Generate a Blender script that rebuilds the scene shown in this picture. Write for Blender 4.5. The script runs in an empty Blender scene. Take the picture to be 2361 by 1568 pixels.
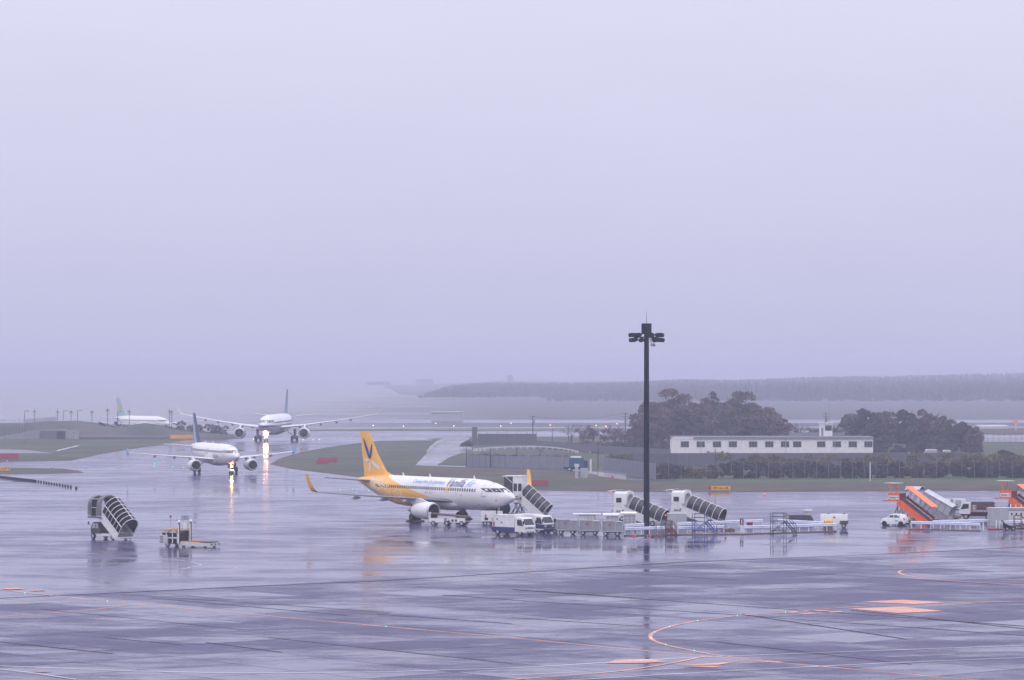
import bpy, math, random
import numpy as np
from mathutils import Vector, Matrix, Euler
R = math.radians
random.seed(11)
rng = np.random.default_rng(11)
sc = bpy.context.scene
COL = sc.collection
# ---------------------------------------------------------------- camera
F, HC, YH = 7700.0, 20.0, 859.0          # focal length in survey pixels, camera height, horizon line
def G(x, y, z=0.0):
    """survey pixel of a point's foot on level ground -> the place where it stands"""
    d = HC * F / (y - YH)
    return Vector(((x - 1180.0) * d / F, d, z))
def S(y):                                # survey pixels per metre at that foot line
    return (y - YH) / HC
cd = bpy.data.cameras.new('camera'); cam = bpy.data.objects.new('camera', cd); COL.objects.link(cam)
cd.sensor_width = 36.0; cd.lens = 36.0 * F / 2360.0
cam.location = (0, 0, HC); cam.rotation_euler = (R(90) + math.atan((YH - 784.0) / F), 0, 0)
cd.clip_start = 1.0; cd.clip_end = 30000.0
sc.camera = cam
# ---------------------------------------------------------------- sky, sun, exposure
W = bpy.data.worlds.new('World'); sc.world = W; W.use_nodes = True
nt = W.node_tree; nt.nodes.clear()
def wn(t): return nt.nodes.new(t)
out = wn('ShaderNodeOutputWorld'); bgc = wn('ShaderNodeBackground'); bgs = wn('ShaderNodeBackground'); add = wn('ShaderNodeAddShader')
sky = wn('ShaderNodeTexSky'); sky.sky_type = 'NISHITA'; sky.sun_disc = False
sky.sun_elevation = R(52); sky.sun_rotation = R(150); sky.dust_density = 4.0; sky.air_density = 1.5
bgs.inputs['Strength'].default_value = 0.012
nt.links.new(sky.outputs[0], bgs.inputs['Color'])
tc = wn('ShaderNodeTexCoord'); sep = wn('ShaderNodeSeparateXYZ'); ramp = wn('ShaderNodeValToRGB')
nz = wn('ShaderNodeTexNoise'); nz.inputs['Scale'].default_value = 9.0; nz.inputs['Detail'].default_value = 4.0
mp = wn('ShaderNodeMapping'); mp.inputs['Scale'].default_value = (1, 1, 3.5)
mr = wn('ShaderNodeMapRange'); mr.inputs[1].default_value = 0.3; mr.inputs[2].default_value = 0.7; mr.inputs[3].default_value = 0.982; mr.inputs[4].default_value = 1.016
mx = wn('ShaderNodeMixRGB'); mx.blend_type = 'MULTIPLY'; mx.inputs[0].default_value = 1.0
nt.links.new(tc.outputs['Generated'], sep.inputs[0]); nt.links.new(sep.outputs['Z'], ramp.inputs[0])
nt.links.new(tc.outputs['Generated'], mp.inputs[0]); nt.links.new(mp.outputs[0], nz.inputs['Vector']); nt.links.new(nz.outputs[0], mr.inputs[0])
nt.links.new(ramp.outputs[0], mx.inputs[1]); nt.links.new(mr.outputs[0], mx.inputs[2]); nt.links.new(mx.outputs[0], bgc.inputs['Color'])
SKY = [(0.0, (0.53, 0.53, 0.755)), (0.03, (0.575, 0.57, 0.79)), (0.055, (0.62, 0.61, 0.815)), (0.10, (0.68, 0.67, 0.87)), (0.30, (1.04, 1.02, 1.26)), (1.0, (1.50, 1.47, 1.76))]
el = ramp.color_ramp.elements
while len(el) < len(SKY): el.new(0.5)
for e, (p, c) in zip(el, SKY): e.position = p; e.color = (*c, 1)
bgc.inputs['Strength'].default_value = 1.0
nt.links.new(bgc.outputs[0], add.inputs[0]); nt.links.new(bgs.outputs[0], add.inputs[1]); nt.links.new(add.outputs[0], out.inputs[0])
sd = bpy.data.lights.new('sun', 'SUN'); so = bpy.data.objects.new('sun', sd); COL.objects.link(so)
sd.energy = 0.5; sd.angle = R(60); sd.color = (1.0, 0.97, 0.95)
so.rotation_euler = (R(38), 0, R(-30))
sc.view_settings.view_transform = 'Standard'; sc.view_settings.look = 'None'
sc.view_settings.exposure = 0.0; sc.view_settings.gamma = 1.0; sc.view_settings.use_curve_mapping = False
sc.cycles.use_denoising = True
sc.cycles.max_bounces = 6; sc.cycles.sample_clamp_indirect = 40.0
HAZE = 0.00034
# ---------------------------------------------------------------- materials
def mat(name, col, rough=0.5, metal=0.0, var=0.12, scale=1.2, emit=0.0, spec=None, dirt=0.0):
    m = bpy.data.materials.new(name); m.use_nodes = True; t = m.node_tree
    b = t.nodes['Principled BSDF']; b.inputs['Roughness'].default_value = rough; b.inputs['Metallic'].default_value = metal
    c4 = (*col, 1)
    if var > 0:
        tx = t.nodes.new('ShaderNodeTexCoord'); n = t.nodes.new('ShaderNodeTexNoise'); n.inputs['Scale'].default_value = scale; n.inputs['Detail'].default_value = 5
        r = t.nodes.new('ShaderNodeMapRange'); r.inputs[1].default_value = .3; r.inputs[2].default_value = .7
        r.inputs[3].default_value = 1 - var - dirt; r.inputs[4].default_value = 1 + var * .6
        x = t.nodes.new('ShaderNodeMixRGB'); x.blend_type = 'MULTIPLY'; x.inputs[0].default_value = 1; x.inputs[1].default_value = c4
        t.links.new(tx.outputs['Object'], n.inputs['Vector']); t.links.new(n.outputs[0], r.inputs[0]); t.links.new(r.outputs[0], x.inputs[2]); t.links.new(x.outputs[0], b.inputs['Base Color'])
    else: b.inputs['Base Color'].default_value = c4
    if spec is not None: b.inputs['Specular IOR Level'].default_value = spec
    if emit: b.inputs['Emission Color'].default_value = c4; b.inputs['Emission Strength'].default_value = emit
    return m
M = {}
for k, a in dict(
    white=((.80, .79, .76), .30, 0, .10), offwhite=((.62, .615, .595), .45, 0, .12), dirtywhite=((.62, .61, .60), .5, 0, .2),
    ltgrey=((.42, .43, .45), .5, 0, .12), grey=((.22, .225, .24), .55, 0, .15), dkgrey=((.07, .07, .08), .5, 0, .2), black=((.012, .012, .016), .55, 0, .2),
    rubber=((.012, .012, .014), .75, 0, .2), glass=((.02, .026, .034), .06, 0, .1), smoke=((.030, .026, .036), .16, 0, .35), navyskin=((.004, .004, .009), .4, 0, .3),
    rim=((.45, .46, .48), .4, .5, .2), alu=((.55, .56, .58), .35, .8, .15), silver=((.36, .36, .38), .34, .75, .25), mast=((.003, .003, .018), .6, 0, .2),
    yellow=((.95, .50, .075), .32, 0, .05), orange=((.88, .135, .022), .45, 0, .1), rooforange=((.95, .24, .09), .5, 0, .06), red=((.5, .012, .015), .45, 0, .12), dkred=((.13, .018, .02), .5, 0, .2),
    blue=((.004, .045, .24), .4, 0, .1), navy=((.006, .012, .09), .35, 0, .15), royal=((.001, .022, .17), .4, 0, .05), ltblue=((.12, .3, .7), .4, 0, .05),
    teal=((.008, .08, .16), .45, 0, .2), purple=((.02, .015, .09), .35, 0, .1), sky=((.10, .35, .60), .35, 0, .1), lime=((.38, .5, .02), .4, 0, .1), green=((.04, .30, .14), .4, 0, .3), wingshade=((.11, .11, .12), .4, 0, .12), fogfin=((.16, .26, .36), .35, 0, .25), foggreen=((.34, .52, .48), .4, 0, .3), ink=((.008, .01, .03), .6, 0, 0),  # wing grey carries underside shade; pale fin and pale green carry fog fading
    railblue=((.74, .78, .90), .4, 0, .1), tan=((.30, .19, .09), .7, 0, .25), rust=((.16, .09, .055), .7, 0, .35), signyellow=((.85, .42, .03), .45, 0, .06), signred=((.36, .045, .075), .5, 0, .08),
    hood=((.17, .165, .17), .8, 0, .35), bark=((.03, .022, .018), .9, 0, .3), concrete=((.30, .30, .31), .75, 0, .25), wallgrey=((.10, .105, .13), .6, 0, .12), panelgrey=((.19, .195, .25), .6, 0, .12),
    plaster=((.78, .75, .74), .7, 0, .1), roofgrey=((.20, .20, .24), .6, 0, .15), steel=((.25, .25, .27), .4, .7, .2), lampoff=((.04, .04, .055), .3, 0, .2)).items():
    M[k] = mat(k, a[0], a[1], a[2], a[3], spec=.05 if k in ('navyskin', 'rubber', 'black', 'mast', 'dkgrey') else None)
for k, c, e in (('lamp_warm', (1.0, .42, .12), 480), ('lamp_amber', (1.0, .50, .22), 4), ('lamp_cyan', (.04, .80, .58), 1.5), ('lamp_blue', (.15, .12, 1.0), 4), ('lamp_red', (1.0, .03, .015), 2.2)):
    M[k] = mat(k, c, .4, 0, 0, emit=e)
def foliage(name, a, b, scale=.25):
    m = bpy.data.materials.new(name); m.use_nodes = True; t = m.node_tree; p = t.nodes['Principled BSDF']; p.inputs['Roughness'].default_value = .8; p.inputs['Specular IOR Level'].default_value = .15
    tx = t.nodes.new('ShaderNodeTexCoord'); n = t.nodes.new('ShaderNodeTexNoise'); n.inputs['Scale'].default_value = scale; n.inputs['Detail'].default_value = 6
    r = t.nodes.new('ShaderNodeValToRGB'); r.color_ramp.elements[0].position = .36; r.color_ramp.elements[1].position = .64
    r.color_ramp.elements[0].color = (*a, 1); r.color_ramp.elements[1].color = (*b, 1)
    t.links.new(tx.outputs['Object'], n.inputs['Vector']); t.links.new(n.outputs[0], r.inputs[0]); t.links.new(r.outputs[0], p.inputs['Base Color'])
    return m
M['leafA'] = foliage('leaf_russet', (.110, .078, .092), (.18, .128, .13)); M['leafB'] = foliage('leaf_green', (.090, .083, .088), (.16, .138, .122))
M['leafC'] = foliage('leaf_dark', (.044, .040, .056), (.086, .074, .084)); M['leafD'] = foliage('leaf_pale', (.09, .085, .055), (.17, .14, .09)); M['embank'] = foliage('embankment_grass', (.06, .065, .06), (.11, .10, .095), .05); M['leafF'] = foliage('leaf_forest', (.105, .105, .12), (.13, .125, .135), .02)  # forest leaves pale and bluish, fog's fading put into their colour
M['grass'] = foliage('grass_wet', (.036, .058, .032), (.092, .088, .058), .05); M['grassdry'] = foliage('grass_brown', (.060, .045, .038), (.105, .075, .058), .12); M['grassgreen'] = foliage('grass_fresh', (.045, .085, .045), (.085, .10, .055), .10)
M['earth'] = foliage('earth_far', (.06, .06, .045), (.10, .095, .07), .01)
def wet(name, base=(.042, .035, .102), r0=.045, r1=.28, sc1=.13, bias=.485, slab=False, ior=1.33, bump=.006, dry=.15, lo=.75, hi=1.35):
    """rain-wet pavement: a film of water that is smooth in puddles and rough between them"""
    m = bpy.data.materials.new(name); m.use_nodes = True; t = m.node_tree; p = t.nodes['Principled BSDF']; p.inputs['IOR'].default_value = ior
    L = t.links.new; N = t.nodes.new
    gp = N('ShaderNodeNewGeometry'); ge = N('ShaderNodeMapping'); ge.inputs['Scale'].default_value = (.55, 1, 1); ge.inputs['Rotation'].default_value = (0, 0, R(6)); L(gp.outputs['Position'], ge.inputs['Vector']); n1 = N('ShaderNodeTexNoise'); n1.inputs['Scale'].default_value = sc1; n1.inputs['Detail'].default_value = 9; n1.inputs['Roughness'].default_value = .72
    n2 = N('ShaderNodeTexNoise'); n2.inputs['Scale'].default_value = .018; n2.inputs['Detail'].default_value = 3
    L(ge.outputs[0], n1.inputs['Vector']); L(ge.outputs[0], n2.inputs['Vector'])
    ad = N('ShaderNodeMath'); ad.operation = 'MULTIPLY_ADD'; ad.inputs[1].default_value = .45; L(n2.outputs[0], ad.inputs[0]); L(n1.outputs[0], ad.inputs[2])
    src = ad.outputs[0]
    if slab:
        oi = N('ShaderNodeObjectInfo'); a2 = N('ShaderNodeMath'); a2.operation = 'MULTIPLY_ADD'; a2.inputs[1].default_value = .16; L(oi.outputs['Random'], a2.inputs[0]); L(src, a2.inputs[2])
        a3 = N('ShaderNodeMath'); a3.operation = 'SUBTRACT'; a3.inputs[1].default_value = .08; L(a2.outputs[0], a3.inputs[0]); src = a3.outputs[0]
    mr = N('ShaderNodeMapRange'); mr.interpolation_type = 'SMOOTHSTEP'; mr.inputs[1].default_value = bias + .08; mr.inputs[2].default_value = bias + .38; L(src, mr.inputs[0])
    rr = N('ShaderNodeMapRange'); rr.inputs[3].default_value = r1; rr.inputs[4].default_value = r0; L(mr.outputs[0], rr.inputs[0]); L(rr.outputs[0], p.inputs['Roughness'])
    rs = N('ShaderNodeMapRange'); rs.inputs[3].default_value = dry; rs.inputs[4].default_value = .5; L(mr.outputs[0], rs.inputs[0]); L(rs.outputs[0], p.inputs['Specular IOR Level'])
    n3 = N('ShaderNodeTexNoise'); n3.inputs['Scale'].default_value = .35; n3.inputs['Detail'].default_value = 6; L(ge.outputs[0], n3.inputs['Vector'])
    cr = N('ShaderNodeValToRGB'); cr.color_ramp.elements[0].position = .3; cr.color_ramp.elements[1].position = .7
    cr.color_ramp.elements[0].color = (*[c * lo for c in base], 1); cr.color_ramp.elements[1].color = (*[c * hi for c in base], 1)
    L(n3.outputs[0], cr.inputs[0]); L(cr.outputs[0], p.inputs['Base Color'])
    n4 = N('ShaderNodeTexNoise'); n4.inputs['Scale'].default_value = .22; n4.inputs['Detail'].default_value = 4; L(ge.outputs[0], n4.inputs['Vector'])
    bm = N('ShaderNodeBump'); bm.inputs['Strength'].default_value = 1.0; bm.inputs['Distance'].default_value = bump; L(n4.outputs[0], bm.inputs['Height']); L(bm.outputs[0], p.inputs['Normal'])
    return m
M['wet'] = wet('wet_concrete'); M['slab'] = wet('wet_slab', base=(.042, .034, .098), slab=True, r0=.05, r1=.36, bias=.528, ior=1.31, dry=.11); M['wetroad'] = wet('wet_asphalt', base=(.06, .06, .066), r0=.06, r1=.3)
M['farwet'] = wet('wet_far_field', base=(.10, .10, .12), r0=.22, r1=.30, sc1=.002, bump=0, dry=.5, bias=.3)  # pale wet gloss makes the far field pass for fog
def fog_tone_blend(m):
    """wet gloss passing for fog blends into a matt hazed-hill tone to the east"""
    t = m.node_tree; L = t.links.new; N = t.nodes.new; out_ = t.nodes['Material Output']; p = t.nodes['Principled BSDF']
    g = N('ShaderNodeNewGeometry'); sx = N('ShaderNodeSeparateXYZ'); L(g.outputs['Position'], sx.inputs[0]); n = N('ShaderNodeTexNoise'); n.inputs['Scale'].default_value = .012; n.inputs['Detail'].default_value = 6; L(g.outputs['Position'], n.inputs['Vector'])
    a = N('ShaderNodeMath'); a.operation = 'MULTIPLY_ADD'; a.inputs[1].default_value = 150.0; L(n.outputs[0], a.inputs[0]); L(sx.outputs['X'], a.inputs[2])
    r = N('ShaderNodeMapRange'); r.interpolation_type = 'SMOOTHSTEP'; r.inputs[1].default_value = -85.0; r.inputs[2].default_value = 95.0; L(a.outputs[0], r.inputs[0])
    d = N('ShaderNodeBsdfPrincipled'); d.inputs['Base Color'].default_value = (.12, .12, .135, 1); d.inputs['Roughness'].default_value = .9; d.inputs['Specular IOR Level'].default_value = .08
    x = N('ShaderNodeMixShader'); L(r.outputs[0], x.inputs[0]); L(p.outputs[0], x.inputs[1]); L(d.outputs[0], x.inputs[2]); L(x.outputs[0], out_.inputs['Surface'])
fog_tone_blend(M['farwet'])
def paint(name, col):
    m = wet(name, base=col, r0=.2, r1=.45, ior=1.2, bias=.5, lo=.6, hi=1.2); return m
M['paint_orange'] = paint('paint_orange', (.74, .34, .22)); M['paint_white'] = paint('paint_white', (.8, .8, .82)); M['paint_red'] = paint('paint_red', (.5, .06, .07)); M['seal'] = mat('joint_sealant', (.010, .010, .013), .8, 0, .2, spec=.1)
# ---------------------------------------------------------------- mesh helpers
class MB:
    def __init__(s): s.v = []; s.f = []; s.m = []
    def add(s, vs, fs, mi=0):
        o = len(s.v); s.v += [tuple(v) for v in vs]; s.f += [tuple(i + o for i in f) for f in fs]; s.m += [mi] * len(fs); return s
    def bx(s, x0, x1, y0, y1, z0, z1, mi=0, M4=None):
        vs = [(x0, y0, z0), (x1, y0, z0), (x1, y1, z0), (x0, y1, z0), (x0, y0, z1), (x1, y0, z1), (x1, y1, z1), (x0, y1, z1)]
        if M4 is not None: vs = [M4 @ Vector(v) for v in vs]
        return s.add(vs, [(3, 2, 1, 0), (4, 5, 6, 7), (0, 1, 5, 4), (1, 2, 6, 5), (2, 3, 7, 6), (3, 0, 4, 7)], mi)
    def bar(s, p, q, w, h=None, mi=0):
        """rectangular bar from p to q"""
        p = Vector(p); q = Vector(q); d = (q - p); L = d.length; d.normalize(); h = h or w
        u = Vector((0, 0, 1)).cross(d); u = Vector((0, 1, 0)) if u.length < 1e-4 else u.normalized(); v = d.cross(u)
        vs = []
        for e in (p, q):
            for a, b in ((-1, -1), (1, -1), (1, 1), (-1, 1)): vs.append(e + u * (a * w / 2) + v * (b * h / 2))
        return s.add(vs, [(3, 2, 1, 0), (4, 5, 6, 7), (0, 1, 5, 4), (1, 2, 6, 5), (2, 3, 7, 6), (3, 0, 4, 7)], mi)
    def cyl(s, p, q, r0, r1=None, n=10, mi=0):
        p = Vector(p); q = Vector(q); r1 = r0 if r1 is None else r1; d = (q - p).normalized()
        u = d.cross(Vector((0, 0, 1))); u = Vector((1, 0, 0)) if u.length < 1e-4 else u.normalized(); v = d.cross(u); vs = []
        for e, r in ((p, r0), (q, r1)):
            for i in range(n): a = 2 * math.pi * i / n; vs.append(e + u * (math.cos(a) * r) + v * (math.sin(a) * r))
        fs = [(i, (i + 1) % n, n + (i + 1) % n, n + i) for i in range(n)] + [tuple(range(n - 1, -1, -1)), tuple(range(n, 2 * n))]
        return s.add(vs, fs, mi)
    def tube(s, pts, r, n=6, mi=0):
        for a, b in zip(pts[:-1], pts[1:]): s.cyl(a, b, r, r, n, mi)
        return s
    def lathe(s, prof, o, axis, n=20, mi=0, closed=False, cap=True):
        """prof = (distance along the axis, radius)"""
        o = Vector(o); d = Vector(axis).normalized(); u = d.cross(Vector((0, 0, 1))); u = Vector((1, 0, 0)) if u.length < 1e-4 else u.normalized(); v = d.cross(u)
        rings = [[o + d * a + u * (math.cos(2 * math.pi * i / n) * r) + v * (math.sin(2 * math.pi * i / n) * r) for i in range(n)] for a, r in prof]
        if closed: rings.append(rings[0])
        return s.loft(rings, mi=mi, cap=cap and not closed)
    def loft(s, rings, mi=0, cap=True, closed=True):
        n = len(rings[0]); vs = [p for r in rings for p in r]; fs = []
        for k in range(len(rings) - 1):
            for i in range(n if closed else n - 1):
                j = (i + 1) % n; fs.append((k * n + i, k * n + j, (k + 1) * n + j, (k + 1) * n + i))
        if cap and closed: fs += [tuple(range(n - 1, -1, -1)), tuple((len(rings) - 1) * n + i for i in range(n))]
        return s.add(vs, fs, mi)
    def prism(s, poly, y0, y1, mi=0, inset=0.0):
        """polygon in the x-z plane, extruded along y"""
        n = len(poly); vs = [(x, y0, z) for x, z in poly] + [(x, y1, z) for x, z in poly]
        return s.add(vs, [tuple(range(n)), tuple(range(2 * n - 1, n - 1, -1))] + [(i, n + i, n + (i + 1) % n, (i + 1) % n) for i in range(n)], mi)
    def poly(s, pts, mi=0): return s.add(pts, [tuple(range(len(pts)))], mi)
    def obj(s, name, mats, parent=None, smooth=False, kind=None, label=None):
        me = bpy.data.meshes.new(name); me.from_pydata(s.v, [], s.f)
        if not isinstance(mats, (list, tuple)): mats = [mats]
        for m in mats: me.materials.append(m)
        if len(mats) > 1: me.polygons.foreach_set('material_index', s.m)
        if smooth:
            me.polygons.foreach_set('use_smooth', [True] * len(me.polygons)); me.set_sharp_from_angle(angle=R(38))
        me.validate(); me.update()
        o = bpy.data.objects.new(name, me); COL.objects.link(o)
        if parent is not None: o.parent = parent
        if kind: o['kind'] = kind
        if label: o['label'] = label
        return o
def thing(name, label, cat, loc=(0, 0, 0), rz=0.0, group=None):
    o = bpy.data.objects.new(name, None); COL.objects.link(o); o.location = loc; o.rotation_euler = (0, 0, R(rz)); o.empty_display_size = .5
    return tag(o, label, cat, group)
def tag(o, label, cat, group=None):
    o['label'] = label; o['category'] = cat
    if group: o['group'] = group
    return o
def dup(o, loc=None, rz=None, label=None, parent=None):
    kids = list(o.children); c = o.copy(); COL.objects.link(c)
    if parent is not None: c.parent = parent
    if loc is not None: c.location = loc
    if rz is not None: c.rotation_euler = (0, 0, R(rz))
    if label: c['label'] = label
    for k in kids: dup(k, parent=c)
    return c
def piece(src, loc, parent=None, rot=None):
    c = src.copy(); COL.objects.link(c); c.location = loc
    if rot is not None: c.rotation_euler = rot
    if parent is not None: c.parent = parent
    return c
def sheet(name, pts, z, m, kind='structure', parent=None):
    return MB().poly([(p[0], p[1], z) for p in pts]).obj(name, m, parent, kind=kind)
def text_mesh(body, size=1.0, shear=0.0, bold=0.0):
    cu = bpy.data.curves.new('t', 'FONT'); cu.body = body; cu.size = size; cu.shear = shear; cu.offset = bold; cu.resolution_u = 2
    o = bpy.data.objects.new('t', cu); COL.objects.link(o); bpy.context.view_layer.update()
    me = bpy.data.meshes.new_from_object(o.evaluated_get(bpy.context.evaluated_depsgraph_get()))
    import bmesh
    bm = bmesh.new(); bm.from_mesh(me)
    for k in range(1, 9): bmesh.ops.bisect_plane(bm, geom=bm.verts[:] + bm.edges[:] + bm.faces[:], plane_co=(0, k * .1 * size - .1 * size, 0), plane_no=(0, 1, 0))
    bmesh.ops.triangulate(bm, faces=bm.faces[:]); bm.verts.index_update()
    vs = [tuple(v.co) for v in bm.verts]; fs = [tuple(v.index for v in f.verts) for f in bm.faces]; bm.free()
    bpy.data.objects.remove(o); bpy.data.curves.remove(cu); bpy.data.meshes.remove(me)
    x0 = min(v[0] for v in vs); x1 = max(v[0] for v in vs)
    return [(v[0] - x0, v[1]) for v in vs], fs, x1 - x0
def letter(body, width, fn, name, m, parent, shear=0.0, bold=0.0, hscale=None):
    """lettering of a given width; fn(u, v) -> local point, u along the line, v up"""
    vs, fs, w = text_mesh(body, 1.0, shear, bold); k = width / w; kv = k if hscale is None else hscale
    return MB().add([fn(u * k, v * kv) for u, v in vs], fs).obj(name, m, parent)
def wheel(parent, x, y, r, w, side=1, z=None, rimr=.58):
    z = r if z is None else z
    t = MB().lathe([(-w / 2, r * .62), (-w / 2, r * .92), (-w * .32, r), (w * .32, r), (w / 2, r * .92), (w / 2, r * .62)], (0, 0, 0), (0, 1, 0), 18).obj('tyre', M['rubber'], parent, True); t.location = (x, y, z)
    q = MB().lathe([(-w * .505, r * rimr), (-w * .56, r * rimr * .55), (-w * .5, r * .14)], (0, 0, 0), (0, 1, 0), 14).lathe([(w * .5, r * .14), (w * .56, r * rimr * .55), (w * .505, r * rimr)], (0, 0, 0), (0, 1, 0), 14).obj('rim', M['rim'], t, True)
    return t
# ================================================================ SETTING
def px(pts): return [G(*p) for p in pts]
# ground to the horizon, pavement, grass
MB().poly([(-6500, -200, -.05), (6500, -200, -.05), (6500, 9000, -.05), (-6500, 9000, -.05)]).obj('ground', M['farwet'], kind='structure')
sheet('apron', [(-420, 120), (420, 120), (420, 1140), (-420, 1140)], 0.0, M['wet'])
sheet('runway', [(-900, 1330), (900, 1330), (900, 1420), (-900, 1420)], -.03, M['wet'])
sheet('taxiway', [(-900, 1180), (-60, 1195), (500, 1240), (500, 1268), (-60, 1225), (-900, 1215)], -.03, M['wet'])
def grass_patch(name, edge, h, m, inset=2.2):
    """a grass bed: kerb-high skirt on the edge and a gently domed top"""
    n = len(edge); c = sum(edge, Vector()) / n; mb = MB()
    inner = [e + (c - e).normalized() * inset for e in edge]
    vs = [(e.x, e.y, 0.004) for e in edge] + [(e.x, e.y, h) for e in inner]
    mb.add(vs, [(i, (i + 1) % n, n + (i + 1) % n, n + i) for i in range(n)] + [tuple(range(n, 2 * n))])
    o = mb.obj(name, [m, M['grassdry']], kind='structure'); n2 = len(edge); o.data.polygons.foreach_set('material_index', [1] * n2 + [0]); return o
grass_patch('grass_verge', px([(622, 1070), (669, 1081), (750, 1091), (832, 1101), (950, 1113), (1100, 1122), (1250, 1131), (1420, 1134), (1650, 1135), (2000, 1133), (2400, 1131), (2800, 1130), (2800, 1007), (1100, 1007), (1010, 1011), (900, 1014), (830, 1021), (760, 1030), (700, 1041), (650, 1055)]), .10, M['grass'])
grass_patch('grass_island', px([(-160, 1067.5), (0, 1065.5), (165, 1062), (230, 1048), (300, 1036), (395, 1022), (430, 1013), (-160, 1006)]), .10, M['grass'])
grass_patch('grass_strip', px([(-160, 1095), (0, 1093.5), (140, 1092), (196, 1090.5), (180, 1085), (150, 1080.5), (60, 1079), (-160, 1080)]), .10, M['grass'])
def strip(name, pts, z, m): return sheet(name, px(pts), z, m)
# the verge's dry slope, fresh grass band and the wet track in front of the fence
strip('dry_grass_band', [(1300, 1128), (1500, 1130), (1700, 1131), (2000, 1129), (2400, 1127), (2800, 1127), (2800, 1117), (2200, 1117), (1900, 1119), (1600, 1120), (1420, 1116)], .106, M['grassdry'])
strip('fresh_grass_band', [(1560, 1113), (1800, 1113.5), (2100, 1114), (2800, 1113), (2800, 1104), (2200, 1104), (1800, 1105), (1560, 1106)], .106, M['grassgreen'])
strip('drainage_ditch', [(862, 1090), (990, 1095), (1180, 1099), (1330, 1104), (1452, 1112), (1440, 1106), (1330, 1095), (1180, 1087), (990, 1086), (880, 1085.5)], .110, M['grassdry'])
strip('service_road', [(957, 1073.5), (1004, 1075), (1016, 1068), (1034, 1056), (1062, 1046), (1110, 1040), (1180, 1036), (1250, 1035), (1320, 1041), (1320, 1036), (1250, 1030), (1180, 1029), (1130, 1031), (1092, 1034), (1074, 1030), (1070, 1024), (1076, 1016), (1086, 1010), (1060, 1008.5), (1030, 1010), (1008, 1017), (990, 1030), (984, 1046)], .116, M['wetroad'])
strip('perimeter_track', [(955, 1074.5), (1100, 1078.5), (1220, 1083), (1330, 1090), (1400, 1099), (1460, 1110), (1510, 1110.5), (1470, 1100), (1410, 1092.5), (1340, 1085.5), (1220, 1081), (1100, 1076.5), (1004, 1074)], .122, M['wetroad'])
strip('grey_strip', [(870, 1017), (1000, 1016), (975, 1010), (920, 1009)], .118, M['wetroad'])
strip('dark_ramp', [(-100, 1048), (0, 1046), (128, 1046), (60, 1038), (-100, 1035)], .112, M['wetroad'])
strip('painted_line', [(128, 1040), (134, 1040), (183, 1028.5), (180, 1028)], .118, M['paint_white'])
strip('far_grass_bank', [(2200, 990), (2600, 985), (2600, 1001), (2300, 1002), (2240, 1000)], .13, M['grassdry'])
strip('far_road', [(2240, 1004), (2700, 1004), (2700, 1021), (2240, 1019)], .14, M['wetroad'])
# concrete slabs of the near apron (joints left open over a dark bedding)
A0 = R(40); ax = Vector((math.cos(A0), math.sin(A0), 0)); ay = Vector((-math.sin(A0), math.cos(A0), 0))
J0, J1 = G(0, 1379.6), G(2360, 1261); jn = Vector((-(J1 - J0).y, (J1 - J0).x, 0)).normalized()      # the drain line where the slabs end
def near(p): return (p - J0).dot(jn)
bed = sheet('slab_bedding', [(-110, 140), (120, 140), (120, J0.y + (120 - J0.x) * (J1.y - J0.y) / (J1.x - J0.x)), (-110, J0.y + (-110 - J0.x) * (J1.y - J0.y) / (J1.x - J0.x))], .004, M['seal'])
SL = 7.5; g_ = .09
slab_mb = MB(); hw = SL / 2 - g_ / 2
slab_mb.bx(-hw, hw, -hw, hw, -.008, .008)
slab0 = slab_mb.obj('concrete_slab', M['slab'], bed); cells = []
for i in range(-50, 60):
    for j in range(-50, 60):
        p = J0 + ax * ((i + .5) * SL) + ay * ((j + .5) * SL); d = p.y
        if 190 < d < 395 and abs(p.x) < d * .153 + 8 and near(p) < 0: cells.append((d, i, j, p))
cells.sort(key=lambda c: c[0])
for k, (d, i, j, p) in enumerate(cells[:299]):
    loc = (p.x, p.y, .013 + rng.uniform(-.0025, .0025)); rot = (rng.normal(0, .00012), rng.normal(0, .00012), A0)
    if k == 0: slab0.location = loc; slab0.rotation_euler = rot
    else: piece(slab0, loc, bed, rot)
far = MB(); ca, sa = ax * hw, ay * hw
for d, i, j, p in cells[299:]:
    far.poly([(q.x, q.y, .019) for q in (p - ca - sa, p + ca - sa, p + ca + sa, p - ca + sa)])
if far.v: far.obj('far_slabs', M['slab'], bed, kind='stuff')
print('slabs', len(cells))
# painted lines
def ribbon(name, pts, w, z, m, kind='structure'):
    P = [Vector((p.x, p.y, 0)) for p in px(pts)]; L = []; Rr = []
    for i, p in enumerate(P):
        a = P[max(i - 1, 0)]; b = P[min(i + 1, len(P) - 1)]; t = (b - a).normalized(); n = Vector((-t.y, t.x, 0)) * (w / 2); L.append(p + n); Rr.append(p - n)
    mb = MB(); vs = [(p.x, p.y, z) for p in L] + [(p.x, p.y, z) for p in Rr]; n = len(P)
    mb.add(vs, [(i, i + 1, n + i + 1, n + i) for i in range(n - 1)]); return mb.obj(name, m, kind=kind)
def smooth(pts, k=6):
    o = []; n = len(pts)
    for i in range(n - 1):
        p0, p1, p2, p3 = (np.array(pts[max(0, min(n - 1, q))], float) for q in (i - 1, i, i + 1, i + 2))
        for s in range(k):
            t = s / k; o.append(tuple(.5 * (2 * p1 + (p2 - p0) * t + (2 * p0 - 5 * p1 + 4 * p2 - p3) * t * t + (3 * p1 - p0 - 3 * p2 + p3) * t ** 3)))
    return o + [pts[-1]]
ZP = .028
po, pw = M['paint_orange'], M['paint_white']
ribbon('taxi_line', [(-60, 1353), (0, 1359.6), (140, 1375), (340, 1394.6), (750, 1432), (1180, 1470.6), (1480, 1499.6), (1930, 1539.6), (2400, 1581)], .26, ZP, po)
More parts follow.
